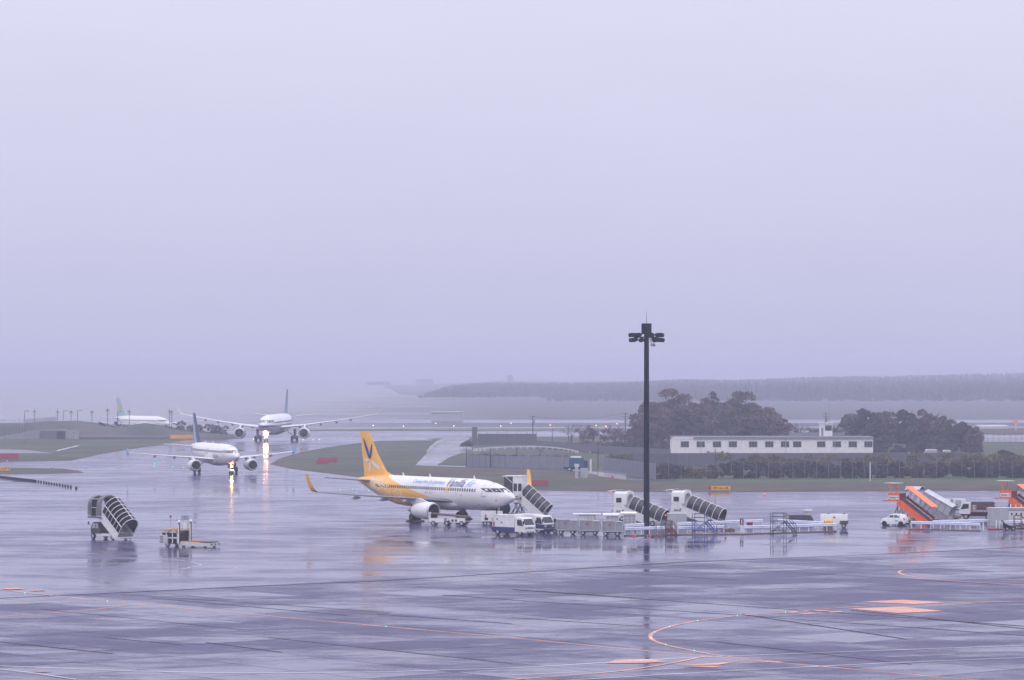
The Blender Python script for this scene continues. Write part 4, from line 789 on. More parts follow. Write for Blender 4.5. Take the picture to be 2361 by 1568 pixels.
MB().poly([(L / 2 + .005, -w + .12, 1.38), (L / 2 + .005, w - .12, 1.38), (L / 2 - .43, w - .15, 2.16), (L / 2 - .43, -w + .15, 2.16)]).obj('windshield', M['glass'], cab)
MB().bx(-L / 2, L / 2 - 1.55, -w, w, .92, 1.05).obj('flatbed', M['dkred'], t); MB().bx(-L / 2, L / 2 - .3, -.5, .5, .45, .9).obj('chassis_frame', M['black'], t)
MB().bx(-L / 2 + .5, -L / 2 + 1.2, -.6, .6, 1.06, 1.6).bx(L / 2 - 2.2, L / 2 - 1.8, -.5, .3, 1.06, 1.9).obj('load_box', M['offwhite'], t)
# hatchback
t = thing('hatchback_car', 'white hatchback car parked beside the orange stairs', 'car', G(2060, 1211.5), 158); L = 3.5
sec = [(1.72, .50, .40, .62, .50, .64, .40), (1.62, .70, .28, .74, .66, .76, .6), (1.30, .79, .24, .90, .74, .93, .66), (.86, .80, .22, .98, .76, 1.02, .62), (.42, .80, .22, 1.02, .77, 1.42, .56), (.0, .80, .22, 1.03, .77, 1.53, .58), (-.55, .80, .22, 1.04, .77, 1.54, .58), (-1.15, .80, .22, 1.05, .77, 1.49, .56), (-1.48, .79, .26, 1.05, .76, 1.36, .54), (-1.66, .76, .32, 1.02, .73, 1.12, .6), (-1.73, .70, .40, .86, .68, .9, .55)]
rings = [[(x, -wb, zb), (x, -wb - .02, zb + .28), (x, -wl, zl), (x, -wr, zr), (x, -wr * .5, zr + .03), (x, wr * .5, zr + .03), (x, wr, zr), (x, wl, zl), (x, wb + .02, zb + .28), (x, wb, zb)] for x, wb, zb, zl, wl, zr, wr in sec]
body = MB().loft(rings).obj('body', M['white'], t, True)
def sidepane(x0, x1, s, z0=1.07, slope=0):
    P = []
    for x, z in ((x0, z0), (x1, z0), (x1 - (slope if slope > 0 else 0), 1.42), (x0 - (slope if slope < 0 else 0), 1.42)):
        wl = float(np.interp(-x, [-q[0] for q in sec], [q[4] for q in sec])); zl = float(np.interp(-x, [-q[0] for q in sec], [q[3] for q in sec])); zr = float(np.interp(-x, [-q[0] for q in sec], [q[5] for q in sec])); wr = float(np.interp(-x, [-q[0] for q in sec], [q[6] for q in sec]))
        k = min(1, max(0, (z - zl) / max(zr - zl, .05))); P.append((x, s * (wl + (wr - wl) * k + .012), min(z, zr - .04)))
    return MB().poly(P if s == -1 else P[::-1])
for s in (-1, 1):
    sidepane(-.12, .62, s, slope=.30).obj('front_side_window', M['glass'], body); sidepane(-.92, -.2, s).obj('rear_side_window', M['glass'], body)
    MB().prism([(-1.68, .78), (-1.52, .72), (-1.46, 1.02), (-1.60, 1.06)], s * .775 - .02, s * .775 + .02).obj('tail_light', M['red'], body)
    MB().bx(1.52, 1.68, s * .60 - .12, s * .60 + .12, .62, .74).obj('headlight', M['ltgrey'], body)
    MB().bx(-.30, -.16, s * .815 - .01, s * .815 + .01, .88, .92).obj('door_handle', M['grey'], body); MB().bx(-1.0, -.86, s * .815 - .01, s * .815 + .01, .90, .94).obj('door_handle', M['grey'], body)
    MB().bx(.55, .7, s * .86 - .07, s * .86 + .07, 1.03, 1.14).obj('wing_mirror', M['white'], body)
    MB().bx(-.75, -.35, s * .83 - .005, s * .83 + .005, .58, .74).obj('door_badge', M['sky'], body)
    for x in (1.08, -1.12):
        wheel(t, x, s * .70, .29, .19, rimr=.68)
        MB().lathe([(-.04, .34), (.04, .34)], (x, s * .795, .29), (0, 1, 0), 18).obj('wheel_arch', M['black'], body)
MB().poly([(-1.21, -.50, 1.45), (-1.21, .50, 1.45), (-1.62, .62, 1.10), (-1.62, -.62, 1.10)][::-1]).obj('rear_window', M['glass'], body).location = (-.03, 0, .03)
MB().poly([(.83, -.60, 1.06), (.83, .60, 1.06), (.46, .52, 1.38), (.46, -.52, 1.38)]).obj('windshield', M['glass'], body).location = (.03, 0, .02)
MB().bx(-1.755, -1.735, -.17, .17, .55, .66).obj('number_plate', M['signyellow'], body); MB().bx(-1.72, 1.66, -.72, .72, .20, .27).obj('underbody', M['black'], t)
# belt loader under the wing
t = thing('belt_loader', 'white belt loader with a rusty conveyor under the right wing', 'belt loader', G(1034, 1211.5), -12); L = 5.4
for k, x0 in enumerate((-2.45, .35)): MB().bx(x0, x0 + 2.0, -.75, .75, .42, 1.0).obj('side_body', M['white'], t)
MB().bx(-2.6, 2.7, -.6, .6, .34, .5).obj('chassis', M['dkgrey'], t)
MB().add([(x, y, z + d) for d in (0, .16) for x, y, z in ((-2.2, -.4, 1.42), (2.9, -.4, 1.02), (2.9, .4, 1.02), (-2.2, .4, 1.42))], [(3, 2, 1, 0), (4, 5, 6, 7), (0, 1, 5, 4), (1, 2, 6, 5), (2, 3, 7, 6), (3, 0, 4, 7)]).obj('conveyor', M['rust'], t)
for y in (-.45, .45): MB().bar((-2.2, y, 1.62), (2.9, y, 1.24), .08).obj('belt_edge', M['tan'], t)
MB().bx(-2.55, -2.25, -.72, -.2, 1.0, 1.75).obj('control_post', M['offwhite'], t); MB().bx(-2.2, -1.5, -.7, .0, 1.0, 1.5).obj('driver_seat', M['black'], t); MB().bx(2.2, 3.1, -.5, .5, .75, 1.0).obj('belt_head', M['black'], t)
for x in (.55, 1.0): MB().bx(x, x + .3, -.77, -.75, .55, .85).obj('grille', M['dkgrey'], t)
for x in (-1.9, -.1, 1.9):
    for s in (-1, 1): wheel(t, x, s * .72, .32, .22)
# white ground power unit under the nose
t = thing('power_unit', 'white ground power unit parked under the airliner nose', 'power unit', G(1135, 1211), 2)
b = MB().bx(-1.5, .45, -.7, .7, .55, 1.9).prism([(.62, .75), (1.4, .75), (1.3, 1.85), (.62, 1.85)], -.7, .7).obj('housing', M['white'], t); MB().bx(-1.3, 1.3, -.6, .6, .38, .56).obj('chassis', M['dkgrey'], t)
MB().bx(-1.05, -.6, -.72, -.69, .7, 1.05).obj('cable_hatch', M['black'], b); MB().cyl((-.95, -.72, 1.15), (-.85, -.72, 1.5), .1, .04, 8).obj('exhaust_flap', M['rust'], b)
for x in (-1.0, 1.0):
    for s in (-1, 1): wheel(t, x, s * .6, .3, .2)
# main-deck cargo loader alone on the apron
t = thing('cargo_loader', 'white cargo loader with low front deck and four posts, alone on the left apron', 'cargo loader', G(438, 1260), -24); L = 6.6
MB().prism([(-.6, .18), (3.3, .18), (3.3, .50), (-.6, .62)], -1.35, 1.35).obj('front_deck', M['dirtywhite'], t); MB().bx(-.5, 3.2, -1.15, 1.15, .56, .625).obj('roller_bed', M['dkgrey'], t)
for s in (-1, 1):
    MB().bar((-.4, s * 1.28, .66), (2.0, s * 1.28, .58), .08).obj('edge_rail', M['signyellow'], t)
    p = MB().cyl((-.65, s * 1.35, .3), (-.65, s * 1.35, 2.75), .11, .11, 10).obj('mast_post', M['dkgrey'], t); MB().cyl((-.65, s * 1.35 - .15, .3), (-.65, s * 1.35 - .15, 2.6), .07, .07, 8).obj('post_channel', M['white'], p)
    MB().lathe([(0, .05), (.06, .17), (.2, .2), (.32, .12), (.36, .02)], (-.65, s * 1.35, 2.72), (0, 0, 1), 12).obj('post_cap', M['white'], p, True)
    MB().bar((-3.0, s * 1.25, 2.02), (-.6, s * 1.25, 2.02), .2, .12).obj('bridge_beam', M['signyellow'], t)
    MB().bx(-3.0, -.75, s * 1.2 - .05, s * 1.2 + .05, 1.62, 1.92).obj('bridge_side', M['dirtywhite'], t); MB().bx(-2.95, -.8, s * 1.17 - .03, s * 1.17 + .03, 1.14, 1.60).obj('interior_shade', M['black'], t)  # black side panels paint in the shade inside the loader
    for x in (-2.4, -1.6, -.95): MB().bar((x, s * 1.2, .45), (x, s * 1.2, 1.6), .10).obj('upright', M['white'], t)
    MB().bar((-2.2, s * 1.22, 1.62), (-1.7, s * 1.22, 1.98), .1).bar((-1.2, s * 1.22, 1.98), (-.9, s * 1.22, 1.62), .1).obj('lift_arm', M['dkred'], t)
    MB().bx(-3.0, -.7, s * 1.22 - .05, s * 1.22 + .05, .95, 1.12).obj('side_beam', M['dirtywhite'], t)
MB().bx(-3.0, -.7, -1.1, 1.1, 1.6, 1.8).obj('bridge_deck', M['dkgrey'], t); MB().bx(-2.9, -.8, -1.14, 1.14, .36, 1.5).obj('engine_bay', M['black'], t)  # black bay enlarged so the inside reads as deep shade
b = MB().bx(-3.3, -2.2, -1.32, -.2, .35, 1.35).obj('ladder_box', M['dirtywhite'], t)
for k in range(3): MB().bx(-3.2, -2.75, -1.34, -1.30, .5 + k * .28, .66 + k * .28).obj('louvre', M['grey'], b)
c = MB().bx(-1.45, -1.0, 1.0, 1.4, 1.9, 2.9).obj('operator_cage', M['white'], t)
for k in range(5): [MB().bar((-1.6 + k * .2, y, 3.0), (-1.6 + k * .2, y, 3.5), .05).obj('cage_bar', M['grey'], c) for y in (.85, 1.45)]
MB().bar((-1.6, .85, 3.25), (-.8, .85, 3.25), .05).bar((-1.6, .85, 3.5), (-.8, .85, 3.5), .05).bar((-2.4, .85, 2.9), (-1.6, .85, 2.9), .05).obj('cage_rail', M['grey'], c)
MB().cyl((-1.9, -1.1, 1.9), (-1.9, -1.1, 3.4), .04, .04, 6).obj('beacon_pole', M['ltgrey'], t); MB().lathe([(0, .1), (.1, .14), (.24, .12), (.28, .02)], (-1.9, -1.1, 3.35), (0, 0, 1), 10).obj('beacon', M['red'], t)
for k in range(3): MB().bx(3.302, 3.315, -.95 + k * .85, -.65 + k * .85, .25, .42).obj('deck_reflector', M['ink'] if k != 1 else M['dkred'], t)
for x in (-2.3, -.2, 2.6):
    for s in (-1, 1): wheel(t, x, s * 1.05, .30 if x < 0 else .17, .24)
# dollies with containers
def dolly(loc, rz, label):
    t = thing('baggage_dolly', label, 'dolly', loc, rz, 'baggage dollies in a row')
    MB().bx(-1.35, 1.35, -.72, .72, .50, .60).obj('deck', M['alu'], t); MB().bar((1.3, 0, .42), (1.85, 0, .32), .07).obj('tow_bar', M['ltgrey'], t); MB().bx(-1.1, 1.1, -.35, .35, .36, .50).obj('underframe', M['dkgrey'], t)
    for x in (-.85, .62):
        for s in (-1, 1): wheel(t, x, s * .62, .27, .16, rimr=.55)
    return t
def container(loc, rz, label):
    t = thing('cargo_container', label, 'container', loc, rz, 'silver cargo containers on the dollies')
    MB().prism([(-1.27, .02), (1.27, .02), (1.27, 1.12), (.35, 1.12), (.25, 1.22), (-1.15, 1.22), (-1.27, 1.1)], -.68, .68).obj('shell', M['silver'], t)
    for x in (-1.25, .4, 1.24): MB().bx(x - .03, x + .03, -.70, -.68, .04, 1.08).obj('corner_strip', M['alu'], t)
    MB().poly([(-.5, -.705, .68), (-.1, -.705, .66), (-.3, -.705, .98)]).obj('red_mark', M['red'], t); MB().bar((-1.25, -.69, .05), (1.25, -.69, .05), .06).obj('bottom_edge', M['ltgrey'], t); MB().bx(.45, 1.05, -.45, .45, 1.12, 1.17).obj('cover_sheet', M['offwhite'], t)
    return t
for x, y, w1 in ((1309, 1231.5, 'left'), (1360, 1233, 'middle'), (1412, 1235, 'right'), (1268, 1228.5, 'half hidden')):
    p = G(x, y); l1 = {'left': 'leftmost full dolly of the container row, next to the navy fronted truck', 'middle': 'middle dolly of the container row', 'right': 'rightmost dolly of the container row, nearest the mast', 'half hidden': 'dolly half hidden behind the navy fronted truck'}[w1]
    l2 = {'left': 'silver container with red mark, left of three fully seen', 'middle': 'silver container with red mark, in the middle of the row', 'right': 'silver container with red mark, at the mast end of the row', 'half hidden': 'silver container mostly hidden behind the navy fronted truck'}[w1]
    dolly(p, -6, l1); container((p.x, p.y, .61), -6, l2)
# covered baggage carts behind them
def cart(loc, rz, label, kind):
    t = thing('covered_cart', label, 'baggage cart', loc, rz, 'white covered baggage carts'); L = 2.9 if kind == 'long' else 1.65; h = 1.55
    MB().bx(-L / 2, L / 2, -.75, .75, .42, .54).obj('deck', M['ltgrey'], t)
    rr = [[(x, -.85 + 1.7 * k / 6, h + .55 + (.16 if kind != 'long' else .05) * math.sin(math.pi * k / 6)) for k in range(7)] + [(x, .85 - 1.7 * k / 6, h + .45) for k in range(7)] for x in (-L / 2 - .35, L / 2 + (.35 if kind == 'long' else .1))]
    MB().loft(rr).obj('canopy', M['white'], t)
    for x in (-L / 2 + .05, L / 2 - .05):
        for y in (-.72, .72): MB().bar((x, y, .5), (x, y, h + .48), .06).obj('post', M['white'], t)
    if kind == 'long':
        b = MB().bx(-L / 2 + .35, L / 2 - .4, -.66, .66, .55, h + .38).obj('panel_box', M['offwhite'], t)
        for x in (.15, .55): MB().bx(x, x + .05, -.68, -.66, .9, 1.6).obj('panel_seam', M['dkgrey'], b)
        MB().bx(.98, 1.03, -.68, -.66, .8, 1.8).obj('red_strap', M['red'], b)
    else:
        for k in range(4): MB().bar((-L / 2 + .05 + k * (L - .1) / 3, -.74, .6), (-L / 2 + .05 + k * (L - .1) / 3, -.74, h + .45), .05).obj('mesh_bar', M['white'], t)
        for z in (.7, 1.1, 1.45): MB().bar((-L / 2, -.74, z), (L / 2, -.74, z), .04).obj('mesh_bar', M['white'], t)
        MB().bx(-L / 2 + .08, L / 2 - .08, -.6, .6, .56, h + .3).obj('baggage_cage', M['ltgrey'], t)
    for x in (-L * .32, L * .32):
        for s in (-1, 1): wheel(t, x, s * .62, .24, .15)
cart(G(1353, 1222), -3, 'long white cart with a flat roof behind the silver containers', 'long')
cart(G(1411, 1224), -3, 'white cart with a mesh side and domed roof behind the silver containers', 'short')
cart(G(1451, 1220), -3, 'white domed cart tucked under the stairs left of the mast', 'short')
# white tank unit with an orange drum
t = thing('start_unit', 'white rounded equipment trailer with a dark rear corner, at the far end of the rails', 'trailer', G(1922, 1217), 172)
b = MB().loft([[(x, -.85 * k, .62), (x, -.85 * k, 1.25), (x, -.72 * k, 1.78 * (.94 + .06 * k)), (x, .72 * k, 1.78 * (.94 + .06 * k)), (x, .85 * k, 1.25), (x, .85 * k, .62)] for x, k in ((-1.75, .9), (-1.6, 1), (1.5, 1), (1.72, .86))]).obj('housing', M['white'], t, True)
MB().bx(-1.78, -.75, -.87, .87, .5, .98).obj('rear_skirt', M['dkgrey'], t); MB().bx(-1.4, -1.15, -.3, .1, 1.74, 1.88).obj('exhaust', M['black'], b); MB().bx(.6, .85, -.3, 0, 1.76, 1.86).obj('vent', M['black'], b); MB().bx(-.2, .1, .84, .86, 1.3, 1.5).obj('badge', M['red'], b)
for x in (-1.25, 1.1):
    for s in (-1, 1): wheel(t, x, s * .72, .3, .2)
t = thing('orange_drum', 'orange barrel drum lying in front of the white rounded trailer', 'drum', G(1909, 1221), 4)
MB().lathe([(-.55, .22), (-.5, .34), (-.08, .36), (-.05, .31), (.05, .31), (.08, .36), (.5, .34), (.55, .22)], (0, 0, .95), (1, 0, 0), 16).obj('barrel', M['orange'] if False else M['signyellow'], t, True); MB().bx(-.5, .5, -.3, .3, .0, .62).obj('stand', M['rust'], t)
# grey cargo vehicle with the canopy
t = thing('baggage_tractor', 'dark grey baggage tractor with a thin white canopy behind the rails', 'tractor', G(1846, 1209), 3)
b = MB().bx(-1.55, 1.0, -.75, .75, .45, 1.25).prism([(1.0, .45), (1.55, .45), (1.55, .7), (1.2, 1.2), (1.0, 1.25)], -.75, .75).obj('body', M['dkgrey'], t)
letter('ANA', .85, lambda u, v: (-.8 + u, -.76, .62 + v), 'lettering', M['royal'], b, .15, .02, .42)
MB().bx(.25, 1.45, -.7, .7, 1.86, 1.93).obj('canopy', M['white'], t)
for x in (.35, 1.4):
    for y in (-.62, .62): MB().bar((x, y, 1.2), (x, y, 1.88), .05).obj('canopy_post', M['ltgrey'], t)
MB().bx(.6, 1.0, -.4, .4, 1.25, 1.7).obj('seat', M['offwhite'], t); MB().bx(1.35, 1.6, -.6, .6, .42, .72).obj('front_guard', M['white'], t); MB().cyl((.3, -.6, 1.93), (.3, -.6, 2.05), .06, .05, 8).obj('beacon', M['orange'], t)
for x in (-1.05, .95):
    for s in (-1, 1): wheel(t, x, s * .68, .28, .2)
# white containers with lettering behind the rails
for x, lab, txt in ((2176, 'white airline container truck, left one behind the grey metal stairs', True), (2207, 'white airline container truck, right one beside the stake truck', False)):
    p = G(x, 1182); t = thing('container_trailer', lab, 'trailer', p, 0, 'white container trailers'); b = MB().bx(-1.05, 1.05, -.9, .9, .55, 1.98).obj('container_body', M['white'], t)
    if txt: letter('ANA', .85, lambda u, v: (-.55 + u, -.91, 1.05 + v), 'lettering', M['navy'], b, .15, .02, .46); MB().poly([(.38, -.91, 1.02), (.6, -.91, 1.02), (.72, -.91, 1.48), (.5, -.91, 1.48)]).obj('logo_bar', M['royal'], b)
    else: MB().bx(-.5, .35, -.92, -.9, .7, 1.85).obj('rear_door', M['ltgrey'], b); MB().bx(-.45, -.2, -.93, -.92, 1.05, 1.3).obj('badge', M['purple'], b)
    MB().bx(-1.0, 1.0, -.6, .6, .38, .55).obj('chassis', M['black'], t)
    for q in (-.7, .7):
        for s in (-1, 1): wheel(t, q, s * .6, .26, .18)
t = thing('box_trailer', 'long dark grey box trailer behind the stake truck', 'trailer', G(2256, 1181), 1)
for x0, x1 in ((-2.05, -.05), (.05, 2.05)): MB().bx(x0, x1, -.8, .8, .6, 1.52).obj('box', M['dkgrey'], t)
MB().bx(-2.05, 2.05, -.5, .5, .4, .6).obj('chassis', M['black'], t)
for q in (-1.5, 1.5):
    for s in (-1, 1): wheel(t, q, s * .6, .26, .18)
t = thing('tow_tractor', 'low tan and white tractor between the metal stairs and the stake truck', 'tractor', G(2188, 1203), 176)
MB().bx(-1.5, 1.4, -.7, .7, .55, .85).obj('tan_deck', M['tan'], t); MB().bx(-.2, 1.0, -.72, .72, .35, .75).obj('white_side', M['offwhite'], t)
for q in (-1.0, .45):
    for s in (-1, 1): wheel(t, q, s * .66, .27, .2)
# ================================================================ LIGHT MAST
p = G(1490, 1215.5); t = thing('light_mast', 'tall dark floodlight mast with a ring of lamps', 'light mast', p)
n = 16; MB().cyl((0, 0, 0), (0, 0, 25.0), .40, .31, n).obj('shaft', M['mast'], t, True)
MB().cyl((0, 0, 24.95), (0, 0, 26.35), .66, .66, 18).obj('drum_head', M['mast'], t, True); MB().cyl((0, 0, 26.3), (0, 0, 27.9), .045, .02, 6).obj('lightning_rod', M['steel'], t)
MB().lathe([(-.07, 1.45), (-.07, 1.6), (.07, 1.6), (.07, 1.45)], (0, 0, 24.55), (0, 0, 1), 24, closed=True).obj('lamp_ring', M['mast'], t)
for k in range(8):
    a = k * math.pi / 4 + .2; MB().bar((.3 * math.cos(a), .3 * math.sin(a), 24.6), (1.5 * math.cos(a), 1.5 * math.sin(a), 24.55), .09).obj('ring_spoke', M['mast'], t)
for k in range(14):
    a = k * 2 * math.pi / 14 + .1; z = 24.92 if k % 2 else 24.28; d = Vector((math.cos(a), math.sin(a), -.12)).normalized(); o = Vector((math.cos(a) * 1.35, math.sin(a) * 1.3, z))
    l = MB().lathe([(-.05, .10), (.1, .20), (.5, .30), (.9, .27), (1.0, .22)], o, d, 10).obj('floodlight', M['mast'], t, True); MB().bar(o, (math.cos(a) * 1.5, math.sin(a) * 1.5, 24.55), .07).obj('lamp_bracket', M['mast'], l)
    MB().lathe([(.98, .22), (1.005, .02)], o, d, 10).obj('lens', M['lampoff'], l)
for a in (-.9, .35): MB().lathe([(0, .05), (.05, .16), (.3, .18), (.42, .05)], (math.cos(a) * .95, math.sin(a) * .95, 23.75), (math.cos(a) * .6, math.sin(a) * .6, -1), 10).bar((math.cos(a) * .95, math.sin(a) * .95, 23.8), (math.cos(a) * .6, math.sin(a) * .6, 24.5), .07).obj('camera_pod', M['ltgrey'], t)
# ================================================================ GUARD RAILS, STANDS, BOXES
def guard_rail(name, label, a, b, n, h=.95, group='white guard rails round the equipment yard', m='railblue'):
    a, b = G(*a), G(*b); t = thing(name, label, 'guard rail', a, 0, group); d = b - a; d.z = 0; u = d.normalized(); nn = Vector((-u.y, u.x, 0))
    prof = [(.0, -.20), (.07, -.14), (.07, -.06), (.0, 0), (.07, .06), (.07, .14), (.0, .20), (-.015, .20), (.05, .13), (.05, .07), (-.02, 0), (.05, -.07), (.05, -.13), (-.015, -.20)]
    f = -1 if nn.y > 0 else 1
    MB().loft([[e + nn * (f * (q + .06)) + Vector((0, 0, h - .22 + z)) for q, z in prof] for e in (Vector(), d)]).obj('rail_beam', M[m], t)
    p0 = None
    for k in range(n + 1):
        if p0 is None: p0 = MB().cyl((0, 0, 0), (0, 0, h), .06, .06, 8).obj('post', M['railblue'], t)
        else: piece(p0, d * (k / n), t)
    return t
guard_rail('guard_rail', 'guard rail running right from the red topped post to the rounded white trailer', (1714, 1229), (1926, 1222.5), 10)
guard_rail('guard_rail', 'guard rail behind the black steps, slanting to meet the front rail', (1794, 1213), (1924, 1220.5), 6)
guard_rail('guard_rail', 'long rear guard rail behind the blue steps', (1562, 1221.5), (1704, 1215.5), 6); guard_rail('guard_rail', 'short rear guard rail between the red topped post and the black steps', (1716, 1214.5), (1757, 1213.6), 2)
guard_rail('guard_rail', 'front guard rail under the blue steps', (1562, 1231), (1668, 1227), 5)
guard_rail('guard_rail', 'front guard rail at the foot of the mast, right of the containers', (1440, 1233), (1552, 1229), 6); guard_rail('guard_rail', 'rear guard rail just left of the mast foot', (1440, 1225), (1483, 1222.5), 3)
guard_rail('guard_rail', 'front guard rail below the orange and metal stairs', (2100, 1217.5), (2258, 1222), 7)
guard_rail('guard_rail', 'rear guard rail below the stake truck', (2150, 1216), (2277, 1212.5), 5); guard_rail('guard_rail', 'guard rail before the grey equipment cabinet at the right edge', (2303, 1217.5), (2400, 1213), 5)
def kerb_box(name, label, cat, x, y, dims, m, rz=0, parts=()):
    t = thing(name, label, cat, G(x, y), rz); w, d, h = dims
    MB().bx(-w / 2, w / 2, -d / 2, d / 2, .06, h).obj('housing', m, t); MB().bx(-w / 2 - .05, w / 2 + .05, -d / 2 - .05, d / 2 + .05, 0, .06).obj('plinth', M['concrete'], t)
    MB().bx(-w / 2 - .04, w / 2 + .04, -d / 2 - .04, d / 2 + .04, h, h + .06).obj('lid', M['offwhite'], t); return t
t = kerb_box('equipment_box', 'tall pale grey steel box beside the mast, behind the red ladder stand', 'cabinet', 1560, 1220, (2.45, 1.4, 2.0), M['ltgrey'], -3)
for k in range(4): MB().bx(-1.1 + k * .6, -.6 + k * .6, -.72, -.70, .2, 1.85).obj('door_panel', M['ltgrey'], t)
t = kerb_box('equipment_cabinet', 'large grey cabinet with small square windows at the right edge', 'cabinet', 2332, 1212.5, (6.1, 1.6, 2.35), M['ltgrey'], 3)
for k in range(8): MB().bx(-.62 + k * .46, -.18 + k * .46, -.83, -.80, .16, 2.0).obj('door_panel', M['offwhite'], t)
for k in range(4): MB().bx(-.32 + k * .62, -.12 + k * .62, -.86, -.83, 1.45, 1.75).obj('small_window', M['black'], t)
for k in range(4): MB().bx(-2.95 + k * .58, -2.41 + k * .58, -.83, -.80, .16, 2.25).obj('door_panel', M['ltgrey'], t)
MB().bx(-.7, 3.05, -.85, -.80, 2.06, 2.12).obj('blue_trim', M['blue'], t); MB().bx(1.9, 2.05, -.9, -.83, 1.35, 1.5).obj('amber_lamp', M['orange'], t)
for x in (-.2, .5, 1.2): MB().cyl((x, 0, 2.4), (x, 0, 2.85), .04, .04, 6).obj('roof_pipe', M['white'], t)
def steps(name, label, x, y, rz, m, h, L, w=1.1, cat='work steps'):
    """mobile work platform: four legs, deck with guard rails, a ladder of treads down the +x end"""
    t = thing(name, label, cat, G(x, y), rz); l0, l1 = -L * .5, L * .05
    for sx in (l0, l1):
        for s in (-1, 1): MB().bar((sx, s * w / 2, .12), (sx, s * w / 2, h + .95), .07).obj('leg', m, t)
    MB().bx(l0, l1, -w / 2, w / 2, h - .06, h).obj('deck', m, t)
    for s in (-1, 1):
        for z in (.5, .95): MB().bar((l0, s * w / 2, h + z), (l1, s * w / 2, h + z), .06).obj('guard_bar', m, t)
        MB().bar((l0, s * w / 2, .2), (l1, s * w / 2, h - .1), .06).obj('cross_brace', m, t); MB().bar((l1, s * w / 2, .2), (l0, s * w / 2, h - .1), .06).obj('cross_brace', m, t)
        MB().bar((l1, s * w / 2, h), (L * .5, s * w / 2, .12), .08, .12).obj('ladder_rail', m, t); MB().bar((l1, s * w / 2, h + .9), (L * .5, s * w / 2, .95), .06).obj('handrail', m, t); MB().bar((L * .48, s * w / 2, .1), (L * .48, s * w / 2, .95), .06).obj('handrail_post', m, t)
        for sx in (l0, L * .45): wheel(t, sx, s * w / 2, .11, .07)
    for k in range(7): q = (k + .5) / 7; MB().bx(l1 + (L * .5 - l1) * q - .11, l1 + (L * .5 - l1) * q + .11, -w / 2, w / 2, h * (1 - q) - .02, h * (1 - q) + .03).obj('tread', m, t)
    MB().bar((l0, -w / 2, .4), (l1, -w / 2, .4), .06).bar((l0, w / 2, .4), (l1, w / 2, .4), .06).bar((l0, -w / 2, .4), (l0, w / 2, .4), .06).obj('base_frame', m, t)
    return t
steps('work_steps', 'blue painted mobile steps in front of the guard rails', 1624, 1231, -20, M['blue'], 1.55, 2.9)
steps('work_steps', 'dark metal mobile steps straddling the front rail near the grey tractor', 1806, 1231, -20, M['dkgrey'], 1.65, 3.1)
steps('work_steps', 'low grey metal steps at the foot of the mast', 1523, 1233, -15, M['grey'], .7, 1.3, .7)
t = steps('ladder_stand', 'dark red ladder stand with a beacon in front of the pale grey box', 1547, 1234, -15, M['dkred'], .85, 1.3, .8, 'ladder stand')
MB().bx(-.5, .1, -.4, .4, .88, 1.75).obj('control_case', M['grey'], t); MB().bar((-.62, -.4, 0), (-.62, -.4, 2.35), .08).obj('beacon_pole', M['dkgrey'], t); MB().lathe([(0, .08), (.05, .14), (.2, .12), (.26, .02)], (-.62, -.4, 2.35), (0, 0, 1), 10).obj('beacon', M['orange'], t); MB().bx(-.45, .35, -.48, -.42, .45, .85).obj('red_panel', M['dkred'], t)
steps('work_steps', 'dark red framed stand at the right edge before the grey cabinet', 2352, 1219, 0, M['dkred'], .75, 1.7, .9)
t = thing('yard_cart', 'black low cart with bent handles at the right edge', 'cart', G(2325, 1222), 0)
MB().prism([(-.7, .3), (.7, .22), (.9, .4), (.1, .55), (-.4, .8), (-.75, .95)], -.35, .35).obj('body', M['black'], t); MB().tube([(-.5, -.3, .7), (-.8, -.3, 1.2), (-1.0, -.3, 1.15), (-.95, -.3, .9)], .04).tube([(-.5, .3, .7), (-.8, .3, 1.2), (-1.0, .3, 1.15)], .04).obj('handle', M['black'], t)
for x in (-.3, .5):
    for s in (-1, 1): wheel(t, x, s * .36, .22, .1)
t = thing('fire_post', 'white post with a red sign head between the rails', 'sign post', G(1709, 1227)); MB().bx(-.13, .13, -.1, .1, 0, .95).obj('post', M['white'], t); s_ = MB().bx(-.22, .22, -.12, .12, .95, 1.75).obj('sign_head', M['dkred'], t); MB().bx(-.05, .05, -.13, -.12, 1.05, 1.62).obj('white_stripe', M['white'], s_)
for k, (x, y, l) in enumerate(((1728, 1217.5, 'small dark red box behind the front rail, right of the red topped post'), (1580, 1219, 'dark red hose box left of the blue steps'))):
    t = thing('hose_box', l, 'box', G(x, y)); MB().bx(-.36, .36, -.25, .25, .12 if k else .3, .62 if k else .72).obj('body', M['dkred'], t); MB().bx(-.4, .4, -.28, .28, .62 if k else .72, .68 if k else .78).obj('lid', M['red'], t)
    for q in (-.3, .3): MB().bx(q - .03, q + .03, -.2, .2, 0, .3).obj('leg', M['dkgrey'], t)
for x, y, l in ((1685, 1224, 'rust brown sandbag pile left of the red topped post'), (1670, 1224.5, 'low rust brown bundle behind the front rail')):
    t = thing('rusty_bundle', l, 'bundle', G(x, y)); MB().loft([[(a, -.3 * k, 0), (a, -.28 * k, .36 * k), (a, .28 * k, .40 * k), (a, .3 * k, 0)] for a, k in ((-.42, .6), (-.2, 1), (.15, .9), (.45, .65))]).obj('bundle', M['rust'], t); MB().bar((-.1, -.32, .1), (-.1, .3, .42), .05).obj('strap', M['dkgrey'], t)
